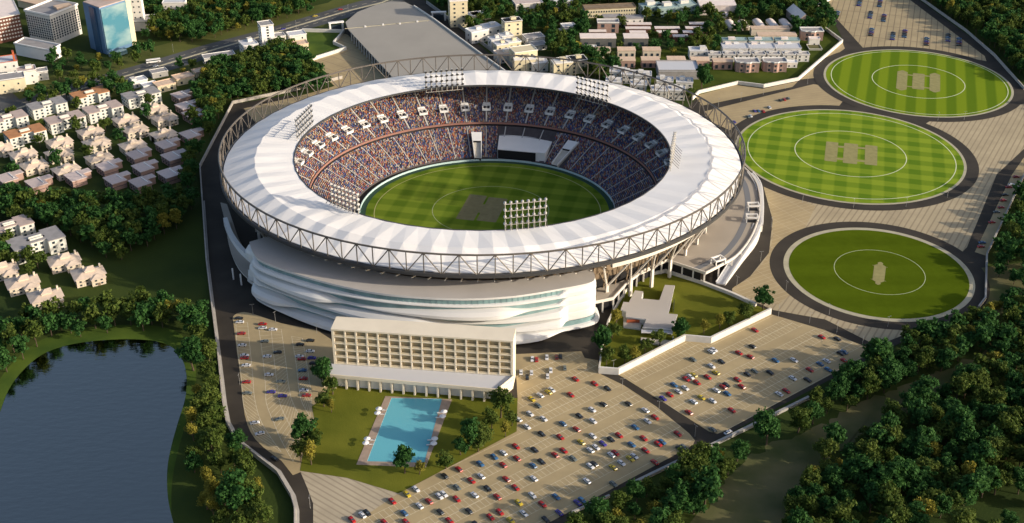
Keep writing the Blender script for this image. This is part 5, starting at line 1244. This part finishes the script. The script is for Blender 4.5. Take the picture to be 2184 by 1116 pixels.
LB = """1212,65,w 1240,68,r 1305,55,w 1368,52,m 1393,48,k 1207,152,w 1330,138,w 1420,122,g 1140,150,w 1180,182,k 1310,175,w
1498,200,r 1593,210,r 1705,262,k 1345,268,w 1328,285,y 1440,280,r 1270,302,w 1215,325,y 1250,362,g 1180,400,w 1650,342,k 1578,376,w 1496,415,k 1840,360,k 1920,382,w 1105,435,w 1296,455,w 1388,462,b 1613,470,w 1188,505,w 1253,527,k 1508,522,r 1580,542,w 1963,473,w 2012,448,r 1886,512,b 1403,572,r 1508,583,y 1780,562,r 1728,588,k 1832,600,b 1908,560,r 1677,615,p 1635,640,w 1598,658,w 1725,655,r 1698,662,w 1395,635,r 1340,662,r 1240,655,k 1088,606,r 1010,648,w 950,672,b 863,717,b 745,768,r 655,812,k 1126,708,r 1253,705,k 1197,727,b 1036,748,r 1487,710,g 1590,722,k 1570,738,w 2160,555,r 2060,608,b 2034,620,r 2140,628,k 2170,622,g 1953,662,r 1880,698,w 1857,715,y 1981,714,r 1797,740,w 1745,770,y 1577,855,w 1715,850,g 1235,838,w 1027,814,r 897,822,w 833,848,r 910,875,k 825,915,w 740,890,g 1117,895,r 1193,917,w 470,895,w 413,927,y 320,972,r 655,935,w 628,948,w 730,958,r 560,978,r 1000,953,r 1108,965,y 1378,955,b 1482,966,p 1512,950,b 500,1008,w 607,1022,k 985,1023,r 1290,1003,r 1366,1030,p 400,1052,b 820,1045,k 926,1055,r 1170,1060,w 1278,1072,k 155,1048,k 128,1060,w 62,1090,r 268,1105,r 408,1105,r 692,1103,r 832,1100,k 1083,1103,y"""
RB = """187,18,w 368,28,r 438,50,r 72,68,g 257,84,k 603,76,b 717,72,w 1020,32,k 1040,30,b 1038,76,r 930,80,w 885,97,b 935,132,b 823,137,r 565,152,k 470,145,g 420,162,k 185,112,w 218,152,y 165,180,r 72,168,y 60,182,w 32,195,r 97,215,r 22,250,w 357,197,r 382,240,r 710,188,w 803,198,k 283,230,k 265,243,r 220,265,w 288,287,b 122,308,y 72,335,w 190,335,w 667,268,r 622,288,w 45,405,r 320,392,r 197,515,g"""
mainc = parse(LB, 730, 744); nearh = mainc[:11]; mainc = mainc[11:]
eastc = parse(RB, 1454, 744)+[(1610, 704, 'r'), (1607, 740, 'k'), (1516, 749, 'w'), (1755, 720, 'r'), (1786, 723, 'k'), (1438.6, 821.5, 'b'), (1447, 835, 'w'), (1428.5, 841.6, 'r'), (1414, 850, 'p')]
lot(mainc, MAINV, 16.2, 'main car park', 'cars in the main car park', 0)
lot(eastc, EASTV, 16.7, 'east car park', 'cars in the east car park', 0)
for i, (px, py, c) in enumerate(sorted(nearh)):
    x, y = G(px, py, 0.7); place_car(x, y, R(90+(180 if i % 2 else 0)), c, '%s car, %s from left in the small lot right of the hotel' % (CARC[c][0], ORD[i]), 'cars in the small lot right of the hotel')
WB = """1560,42,w 1560,58,r 1705,48,w 1772,22,k 1980,15,w 1925,65,r 1912,48,w 1990,58,p 2000,92,k 2005,125,r 1930,137,b 1570,105,w 1717,165,w 1795,210,g 1573,212,r 1935,190,r 1580,283,g 1730,275,p 1803,300,p 1940,265,w 1955,297,r 1627,472,w 1785,448,g 1658,540,w"""
WB2 = """1525,918,k 1530,942,w 1540,1015,r 1545,1090,w 1675,955,r 1675,980,w 1742,990,w 1690,1065,g 1915,1085,k 1980,1060,k"""
wc = parse(WB, 0, 744)+parse(WB2, 0, 372)
wc.sort(key=lambda q: q[1])
for i, (px, py, c) in enumerate(wc):
    x, y = G(px, py, 0.7); tilt = 0 if py < 850 else R(16)
    place_car(x, y, tilt+(math.pi if i % 2 else 0), c, '%s car, number %d counted from the top, in the left car park' % (CARC[c][0], i+1), 'cars in the left car park')
SB = """2135,15,r 2105,65,w 2088,80,r 2065,130,k 2053,165,r 2038,210,r 2010,240,g 1980,305,r 1918,435,b 1910,460,r"""
for i, (px, py, c) in enumerate(parse(SB, 1454, 372)):
    x, y = G(px, py, 0.7); place_car(x, y, R(8), c, '%s car, %s from the top in the roadside strip at the right edge' % (CARC[c][0], ORD[i]), 'cars in the roadside strip')
AB = """680,628,g 655,635,r 630,640,k 560,685,w 520,710,r 490,708,b 465,708,p 440,740,w 425,745,g 335,778,p"""
for i, (px, py, c) in enumerate(parse(AB, 1454, 0)):
    x, y = G(px, py, 0.7); place_car(x, y, R(100), c, '%s car, %s from the right on the apron beside the stadium' % (CARC[c][0], ORD[i]), 'cars on the apron')
lc = 0
cl = ['k', 'm', 'p', 'g', 'b', 'k']
for ci, (px, py) in enumerate(((992, 90), (1205, 90), (1290, 110), (1210, 200), (1348, 225), (1423, 210), (1563, 260), (1700, 235), (1265, 18), (1770, 262), (1135, 12))):
    for k in range(5):
        x, y = G(1454+px/2.992, py/2.992, 0.7); c = cl[(ci*2+k) % 6]
        place_car(x+0.31*(k-2.5)*4.6, y+0.95*(k-2.5)*4.6, R(-18), c, '%s car, %s from front in %s column, overflow car park' % (CARC[c][0], ORD[k], ORD[ci]), 'cars in the overflow car park')
for q, rz, c, lb in (((1553, 922), 37, 'w', 'white car driving on the perimeter road below the east car park'), ((586, 978), -38, 'k', 'dark car driving on the left perimeter road'), ((332, 141), 25, 'w', 'white car driving on the far street behind the bus'), ((672, 34), 20, 'y', 'yellow car driving on the far street'), ((726, 20), 20, 'r', 'red car driving on the far street'), ((604, 62), 20, 'p', 'violet blue car driving on the far street near the slim tower')):
    x, y = G(*q, 0.7); place_car(x, y, R(rz), c, lb, None, 0.1)
x, y = G(327, 130, 1.5); bus = thing('bus', 'white bus driving along the far street', 'bus', (x, y, 0.1), R(22))
b = MB(); b.box(0, 0, 0.4, 12, 2.6, 2.7, WHITE, top=0.97); part(b, 'body', bus); b = MB(); b.box(0, 0, 1.7, 11.8, 2.66, 0.9, WINDK); part(b, 'windows', bus)
for wx in (-3.8, 3.8):
    for wy in (-1.15, 1.15): b = MB(); b.tube((wx, wy-0.15, 0.5), (wx, wy+0.15, 0.5), 0.5, TYRE, 10); part(b, 'wheel', bus)

# ================================================================== LAMPS
lampspots = [((1327, 832), 'at the top of the road between the two big car parks'), ((1405, 880), 'halfway down the road between the two big car parks'), ((1482, 932), 'at the lower end of the cross road between the car parks'), ((1676, 622), 'on the ring road left of the smallest practice field'), ((1768, 672), 'on the rim below left of the smallest practice field'), ((1893, 698), 'on the rim at the bottom of the smallest practice field'),
    ((1726, 690), 'on the lane above the east car park, middle one'), ((1784, 712), 'on the lane above the east car park, right one'), ((1838, 742), 'on the lane above the east car park, far right one'), ((1660, 676), 'on the lane above the east car park, left one'), ((1622, 558), 'on the curved road right of the podium, nearer one'), ((1645, 485), 'on the curved road right of the podium, farther one'),
    ((1571, 612), 'at the foot of the podium ramp'), ((1820, 444), 'on the ring road below the checked practice field, middle one'), ((1711, 434), 'on the ring road below the checked practice field, left one'), ((1932, 442), 'on the ring road below the checked practice field, right one'), ((2020, 422), 'on the ring road right of the checked practice field'), ((1580, 216), 'on the lane above the apron, second from left'), ((1628, 202), 'on the lane above the apron, third from left'),
    ((1675, 190), 'on the lane above the apron, fourth from left'), ((1722, 180), 'on the lane above the apron, rightmost'), ((1532, 228), 'on the lane above the apron, leftmost'), ((2000, 258), 'between the two far practice fields, left one'), ((2056, 256), 'between the two far practice fields, right one'), ((540, 672), 'at the top of the left car park, left one'), ((588, 688), 'at the top of the left car park, middle one'), ((676, 712), 'at the top of the left car park near the hotel'),
    ((512, 822), 'on the kerb of the left car park'), ((662, 1085), 'beside the bottom service yard'), ((1308, 792), 'on the bottom corner of the walled villa lawn'), ((370, 112), 'on the verge of the far street near the glass tower'), ((632, 60), 'on the far street beside the slim tower'), ((743, 26), 'on the far street near the plaza')]
lm0 = None
for q, lb in lampspots:
    x, y = G(*q); label = 'slim grey street lamp '+lb; rz = random.uniform(0, 6.28)
    if lm0 is None:
        lm0 = thing('street_lamp', label, 'street lamp', (x, y, 0.1), rz, 'street lamps of the stadium grounds')
        b = MB(); b.tube((0, 0, 0), (0, 0, 7.0), 0.10, METALP, 6, 0.06); part(b, 'pole', lm0)
        b = MB(); b.tube((-0.9, 0, 6.95), (0.9, 0, 6.95), 0.05, METALP, 4); part(b, 'arm', lm0)
        for s in (-1, 1): b = MB(); b.box(s*1.0, 0, 6.9, 0.5, 0.22, 0.1, METALP); part(b, 'lamp_head', lm0)
    else: dup(lm0, (x, y, 0.1), rz, label)

# ================================================================== TREES
def crown_arrays(seed, nl, nleaf, size, rx=4.7, rz_=3.3, zc=7.4):
    """leaf clumps scattered through many small uneven boughs of one crown"""
    g_ = np.random.default_rng(seed); V_ = []; ecc = g_.uniform(0.78, 1.2)
    for i in range(nl):
        a = g_.uniform(0, 2*math.pi); hz = g_.uniform(-0.95, 0.95); k = math.sqrt(max(0.1, 1-hz*hz*0.8)); rr = g_.uniform(0.25, 0.95)
        c = np.array([math.cos(a)*rr*rx*k*ecc, math.sin(a)*rr*rx*k/ecc, zc+hz*rz_*g_.uniform(0.8, 1.1)]); r_ = g_.uniform(0.75, 1.7)
        if i < 2: c = np.array([0, 0, zc-0.6+1.6*i]); r_ = 2.2
        m_ = int(nleaf*r_*r_/2.0); d = g_.normal(size=(m_, 3)); d /= np.linalg.norm(d, axis=1)[:, None]
        p_ = c+d*(r_*g_.uniform(0.3, 1.25, m_))[:, None]*np.array([1.1, 1.1, 0.75])
        nrm_ = d*0.6+g_.normal(size=(m_, 3))*0.6+np.array([0, 0, 0.45]); nrm_ /= np.linalg.norm(nrm_, axis=1)[:, None]
        t_ = np.cross(nrm_, g_.normal(size=(m_, 3))); t_ /= np.linalg.norm(t_, axis=1)[:, None]; bt = np.cross(nrm_, t_)
        s_ = (size*g_.uniform(0.5, 1.3, m_))[:, None]
        V_.append(np.stack([p_-t_*s_*0.5-bt*s_*0.25, p_+t_*s_*0.35-bt*s_*0.35, p_+t_*s_*0.5+bt*s_*0.3, p_-t_*s_*0.3+bt*s_*0.42], 1).reshape(-1, 3))
    return np.concatenate(V_)
SPM = {'d': L_DARK, 'm': L_MID, 'y': L_YEL}
PROTO = {}
def trunk_mb(seed, h=6.2):
    g_ = random.Random(seed); b = MB(); lean = (g_.uniform(-0.5, 0.5), g_.uniform(-0.5, 0.5))
    b.tube((0, 0, -0.2), (lean[0], lean[1], h*0.55), 0.34, TRUNK, 7, 0.24); b.tube((lean[0], lean[1], h*0.54), (lean[0]*1.3, lean[1]*1.3, h+1.5), 0.24, TRUNK, 6, 0.08)
    for k in range(5):
        a = k*1.26+g_.uniform(-0.3, 0.3); z = h*(0.42+0.1*k); l = g_.uniform(2.0, 3.2)
        b.tube((lean[0], lean[1], z), (lean[0]+l*math.cos(a), lean[1]+l*math.sin(a), z+l*0.8), 0.15, TRUNK, 5, 0.05)
    return b
def crown_mesh(sp, var):
    size = {'d': 0.85, 'm': 0.75, 'y': 0.7}[sp]; nl = {'d': 26, 'm': 24, 'y': 18}[sp]; rx = {'d': 4.8, 'm': 4.6, 'y': 3.6}[sp]
    co = crown_arrays(100+var*17+ord(sp), nl, 85, size, rx, {'d': 4.0, 'm': 3.5, 'y': 3.0}[sp]); n_ = len(co)
    me = np_mesh('crown_'+{'d': 'green', 'm': 'olive', 'y': 'yellow'}[sp], co, np.arange(n_)); me.materials.append(SPM[sp]); return me
SPN = {'d': 'deep green', 'm': 'olive green', 'y': 'yellow green'}
def place_tree(sp, x, y, s, label, group=None, vary=True):
    var = random.randrange(4 if sp != 'y' else 3); rz = random.uniform(0, 6.28); key = (sp, var)
    q_ = s*(random.choice((0.78, 0.9, 1.0, 1.0, 1.12, 1.25)) if vary else 1.0); sc_ = (q_*random.uniform(0.88, 1.14), q_*random.uniform(0.88, 1.14), q_*random.uniform(0.85, 1.3))
    if key not in PROTO:
        r_ = thing('broadleaf_tree', label, 'tree', (x, y, 0), rz, group); r_.scale = sc_
        me = crown_mesh(sp, var); o = bpy.data.objects.new('crown', me); C.objects.link(o); o.parent = r_; ALLKIDS.setdefault(r_.name, []).append(o)
        part(trunk_mb(var+ord(sp)), 'trunk', r_); PROTO[key] = r_; return r_
    r_ = dup(PROTO[key], (x, y, 0), rz, label, None, sc_)
    if group: r_['group'] = group
    elif 'group' in r_: del r_['group']
    return r_
# single trees one can point to --------------------------------------
single = [('d', 688, 800, 1.05, 'deep green tree at the left corner of the hotel terrace'), ('m', 708, 822, 0.9, 'olive tree at the left corner of the hotel terrace'), ('m', 690, 850, 0.8, 'olive tree on the upper left edge of the pool lawn'), ('y', 706, 868, 0.55, 'small yellow green tree on the upper left edge of the pool lawn'),
    ('d', 642, 918, 1.15, 'large deep green tree on the left edge of the pool lawn'), ('m', 668, 940, 0.85, 'olive tree beside the large deep green one at the pool lawn edge'), ('y', 662, 972, 0.85, 'yellow green tree at the lower left edge of the pool lawn'), ('m', 640, 968, 0.75, 'olive tree at the lower left edge of the pool lawn'),
    ('d', 862, 988, 0.95, 'deep green tree at the near end of the swimming pool'), ('y', 894, 998, 0.62, 'yellow green tree at the near end of the swimming pool'), ('m', 950, 982, 0.8, 'olive tree right of the near end of the pool'), ('d', 1000, 935, 1.0, 'deep green tree in the middle of the right pool lawn'), ('m', 1030, 930, 1.0, 'olive tree in the middle of the right pool lawn'), ('m', 1020, 948, 0.7, 'smaller olive tree in front of the pair on the right pool lawn'),
    ('m', 1048, 900, 0.8, 'olive tree behind the pair on the right pool lawn'), ('m', 1092, 893, 0.7, 'olive tree at the car park edge just below the large hotel corner tree'), ('d', 982, 955, 0.7, 'small deep green tree left of the pair on the right pool lawn'),
    ('y', 1078, 918, 0.62, 'yellow green tree on the car park edge of the pool lawn'), ('m', 1068, 868, 1.05, 'large olive tree at the right corner of the hotel'), ('y', 1062, 850, 0.5, 'small yellow tree behind the large olive one at the hotel corner'),
    ('d', 1630, 640, 1.0, 'deep green tree at the tip of the walled villa lawn'), ('m', 1590, 668, 0.9, 'olive tree near the tip of the walled villa lawn'), ('m', 1556, 682, 0.7, 'smaller olive tree on the right half of the villa lawn'), ('y', 1536, 690, 0.62, 'yellow green tree, right of two on the villa lawn'), ('y', 1502, 700, 0.62, 'yellow green tree, left of two on the villa lawn'),
    ('d', 1450, 700, 0.95, 'deep green tree against the right side of the villa'), ('m', 1408, 722, 0.8, 'olive tree in front of the villa terrace'), ('m', 1376, 742, 0.75, 'olive tree left of the villa terrace'), ('y', 1353, 758, 0.7, 'yellow green tree in the near part of the villa lawn'), ('m', 1332, 762, 0.7, 'olive tree in the near part of the villa lawn'),
    ('y', 1316, 680, 0.7, 'yellow green tree along the curved wall, top one'), ('m', 1306, 705, 0.8, 'olive tree along the curved wall, middle one'), ('d', 1288, 735, 1.0, 'deep green tree along the curved wall, nearest one'), ('m', 1294, 765, 0.7, 'olive tree at the bottom of the curved wall'),
    ('m', 1530, 0, 0.9, 'olive tree at the top edge beside the cream hall'), ('d', 1498, 172, 1.25, 'large green tree right of the terraced houses behind the truss'), ('m', 1470, 200, 0.8, 'olive tree behind the right end of the truss'), ('d', 1508, 62, 1.1, 'dark tree between the long sheds and the arched huts'), ('m', 1487, 75, 1.0, 'olive tree left of the dark one among the long sheds')]
ntree = 0
for sp, px, py, s, lb in single:
    x, y = G(px, py, 6.5*s); place_tree(sp, x, y, s*1.2, lb, None, False); ntree += 1
# woods ---------------------------------------------------------------
TREES = []
occ = []
def far_ok(x, y, dmin, bucket):
    k = (int(x//8), int(y//8))
    for i in (-2, -1, 0, 1, 2):
        for j in (-2, -1, 0, 1, 2):
            for (a, c) in bucket.get((k[0]+i, k[1]+j), ()):
                if (a-x)**2+(c-y)**2 < dmin*dmin: return False
    return True
BUCK = {}
def fill(px, dmin, mix, where, smin=0.8, smax=1.15, inside=False, zc=6.0, dens=1.0, guard=0):
    dmin *= 0.9 if dmin < 9 else 1.0; P = Q(px, z=zc); xs = [p_[0] for p_ in P]; ys = [p_[1] for p_ in P]
    area = (max(xs)-min(xs))*(max(ys)-min(ys)); tries = int(area/(dmin*dmin)*7*dens)
    for _ in range(tries):
        x, y = random.uniform(min(xs), max(xs)), random.uniform(min(ys), max(ys))
        if not inpoly(x, y, P): continue
        if not inside and inpoly(x, y, comp): continue
        if y < 395 : continue
        if guard and (inpoly(x, y+guard, comp) or inpoly(x, y+guard*0.5, comp)): continue
        if any((x-a)**2+(y-c)**2 < (r_+1)**2 for a, c, r_ in EXCL): continue
        if inpoly(x, y, lake_poly) or inpoly(x, y, TRACK): continue
        if not inside and any(inpoly(x+dx, y+dy, comp) for dx, dy in ((5, 0), (-5, 0), (0, 5), (0, -5))): continue
        if not far_ok(x, y, dmin, BUCK): continue
        BUCK.setdefault((int(x//8), int(y//8)), []).append((x, y))
        sp = random.choices('dmy', mix)[0]; s = random.uniform(smin, smax)*(0.8 if sp == 'y' else 1)
        TREES.append((x, y, sp, s, where))
fill('1195,1140 1240,1116 1300,1085 1345,1052 1420,1020 1500,975 1560,945 1592,960 1598,1000 1560,1020 1545,1060 1550,1100 1540,1180 1195,1180', 7.0, (5, 5, 1.2), 'in the wood below the perimeter road', guard=13)
fill('1625,925 1650,912 1690,925 1690,965 1640,970', 9, (5, 4, 0.5), 'in the lone clump beside the dirt track', 1.0, 1.3)
fill('1700,905 1740,880 1800,870 1830,900 1800,940 1760,975 1720,965', 7.5, (4, 6, 0.8), 'in the grove between perimeter road and dirt track', guard=13)
fill('1728,838 1790,815 1850,785 1900,770 1975,765 1970,810 1920,835 1890,850 1840,865 1780,880 1735,862', 7.0, (6, 4, 1), 'in the belt along the perimeter road wall', guard=11)
fill('1845,770 1870,740 1930,716 1990,700 2050,690 2100,660 2184,620 2260,600 2260,760 2184,790 2130,775 2090,790 2010,790 1975,810 1930,790 1890,780', 7.2, (6, 4, 0.8), 'in the wood right of the smallest practice field')
fill('1700,1040 1760,985 1800,960 1850,915 1900,880 1960,850 2020,815 2100,790 2260,740 2260,1010 2184,1040 2080,1060 1960,1100 1950,1180 1670,1180 1680,1080', 7.0, (6, 5, 0.5), 'in the big wood at the lower right')
fill('2060,1080 2184,1050 2260,1040 2260,1180 2040,1180', 12, (5, 4, 1), 'in the scattered trees at the bottom right corner')
fill('2150,440 2260,330 2260,600 2184,600 2140,590 2110,560', 8.5, (5, 5, 0.5), 'beyond the wall at the right edge')
fill('1955,-60 2300,-60 2300,240 2205,205 2184,170 2125,105 2060,55 1985,5', 7.4, (5, 5, 0.7), 'in the wood behind the farthest practice field', 0.85, 1.2)
fill('-60,405 0,412 60,425 160,425 280,428 400,405 415,430 378,470 330,500 290,520 240,545 205,520 160,500 90,470 0,455 -60,450', 7.3, (6, 4, 0.6), 'in the belt between the left estate and the dark lawn', 0.9, 1.25)
fill('-60,500 10,500 60,530 90,560 55,600 15,590 -60,560', 8, (4, 5, 1), 'beside the large grey apartment block')
fill('395,395 398,330 405,270 400,215 440,150 520,118 600,95 640,110 660,125 705,165 690,178 500,212 430,330 424,380', 6.8, (5, 5, 0.5), 'in the wood between estate and boundary wall', 0.85, 1.15)
fill('-60,700 0,700 60,670 150,660 190,640 260,650 330,640 395,655 430,640 440,665 400,685 320,685 230,700 130,705 100,722 40,750 0,790 -60,830', 7.8, (5, 4, 1.2), 'in the row along the near lake shore', 0.8, 1.15)
fill('405,690 452,695 460,760 470,800 478,880 488,920 520,965 560,1020 556,1060 540,1180 460,1180 436,1080 410,990 402,900 418,820 408,760', 7.4, (3, 6, 2.5), 'in the belt between lake and boundary wall', 0.8, 1.15)
fill('300,-60 700,-60 660,15 600,32 500,55 420,80 350,75 310,70 300,30', 7.6, (5, 4.5, 1), 'in the wood above the far street')
fill('100,110 200,120 290,112 310,96 330,100 300,118 220,150 120,165 95,140', 10, (4, 4, 1), 'on the verge below the office tower', 0.7, 1.0)
fill('200,165 290,165 285,205 230,195 180,190 90,215 50,205 60,190 140,180', 9, (5, 4, 0.7), 'between the street and the left estate', 0.8, 1.1)
fill('100,205 250,180 330,200 390,240 395,380 200,395 0,380 0,230', 21, (4, 5, 0.3), 'standing between the houses of the left estate', 0.75, 1.05)
fill('350,140 430,130 445,110 505,140 430,170 380,150', 9.5, (3, 5, 2), 'around the tan roofed houses', 0.6, 0.9)
fill('890,-60 1790,-60 1770,40 1690,60 1500,60 1450,50 1400,30 1300,60 1270,90 1260,130 1200,120 1180,70 1100,40 1060,30 1000,60 960,40', 8.0, (5, 5, 0.6), 'among the houses behind the plaza', 0.75, 1.1)
fill('1240,90 1300,110 1330,160 1300,165 1240,150 1180,110 1150,80 1200,60', 8.0, (6, 4, 0.6), 'in the grove left of the tan roofed houses', 0.8, 1.1)
fill('1290,85 1500,60 1560,100 1500,110 1460,110 1340,110', 10.5, (5, 4, 0.8), 'in the gardens between the halls', 0.6, 0.9)
fill('1690,20 1762,10 1790,50 1755,60 1720,70 1690,60', 7.5, (7, 3, 0.2), 'in the clump beside the overflow car park')
fill('0,0 60,0 60,60 0,60', 60, (1, 1, 0), 'x')
TREES.sort(key=lambda q: math.hypot(q[0], q[1]))
TREES = [q for q in TREES if q[4] != 'x']
LIM = 296-ntree
for x, y, sp, s, where in TREES[:LIM]:
    lb = '%s tree %s' % (SPN[sp], where); place_tree(sp, x, y, s*1.13, lb, lb+' group')
rest = TREES[LIM:]
print('trees individual', ntree+min(LIM, len(TREES)), 'stuff', len(rest))
low = {sp: [crown_arrays(500+i*7+ord(sp), 20, 38, 1.15, 4.6 if sp != 'y' else 3.6, 3.6) for i in range(4)] for sp in 'dmy'}
tv = []; tm_ = []; tf = []
allco = []; allm = []
for i, (x, y, sp, s, where) in enumerate(rest):
    a = low[sp][random.randrange(4)]; th = random.uniform(0, 6.28); c_, s_ = math.cos(th), math.sin(th); k = s*1.16; kz = k*random.uniform(0.85, 1.2)
    co = np.stack([x+k*(a[:, 0]*c_-a[:, 1]*s_), y+k*(a[:, 0]*s_+a[:, 1]*c_), a[:, 2]*kz], 1); allco.append(co); allm.append(np.full(len(co)//4, 'dmy'.index(sp), np.int32))
if allco:
    co = np.concatenate(allco); mi_ = np.concatenate(allm); me = np_mesh('far_woodland', co, np.arange(len(co)))
    for sp in 'dmy': me.materials.append(SPM[sp])
    me.polygons.foreach_set('material_index', mi_); o = bpy.data.objects.new('far_woodland', me); C.objects.link(o); tag(o, 'distant mixed green woodland around the far houses and street', 'woodland', kind='stuff')
    b = MB()
    for x, y, sp, s, where in rest: b.tube((x, y, 0), (x, y, 6*s), 0.3*s, TRUNK, 4, 0.15)
    o = b.build('far_trunks'); tag(o, 'thin bark brown trunks of the distant woodland', 'tree trunks', kind='stuff')
# palms ---------------------------------------------------------------
pm0 = None
for q, s, lb in (((498, 1062), 1.0, 'palm between lake and boundary wall, left one'), ((568, 1085), 0.9, 'palm beside the boundary wall at the bottom'), ((1870, 930), 1.0, 'palm at the upper edge of the big lower right wood'), ((1990, 922), 0.9, 'palm inside the big lower right wood'), ((1945, 1010), 0.9, 'palm deep in the big lower right wood')):
    x, y = G(*q, 7)
    if pm0 is None:
        pm0 = thing('palm_tree', lb, 'palm tree', (x, y, 0), 0, 'palms')
        b = MB(); b.tube((0, 0, 0), (0.3, 0, 8.5), 0.28, TRUNK, 6, 0.18); part(b, 'trunk', pm0)
        b = MB()
        for k in range(16):
            a = k*2.4; L_ = 3.4; up_ = 0.9 if k % 2 else 0.2; pts = [Vector((0.3+math.cos(a)*L_*t_, math.sin(a)*L_*t_, 8.5+up_*2.2*t_-2.6*t_*t_)) for t_ in (0, 0.35, 0.7, 1.0)]
            sd = Vector((-math.sin(a), math.cos(a), 0))
            for j in range(3): w0, w1 = (0.25, 0.6, 0.5, 0.1)[j], (0.25, 0.6, 0.5, 0.1)[j+1]; b.add([pts[j]-sd*w0, pts[j]+sd*w0, pts[j+1]+sd*w1, pts[j+1]-sd*w1], [(0, 1, 2, 3)], L_MID)
        part(b, 'crown', pm0); pm0.scale = (s, s, s)
    else: dup(pm0, (x, y, 0), random.uniform(0, 6), lb, None, (s, s, s))
print('objects', len(bpy.data.objects))
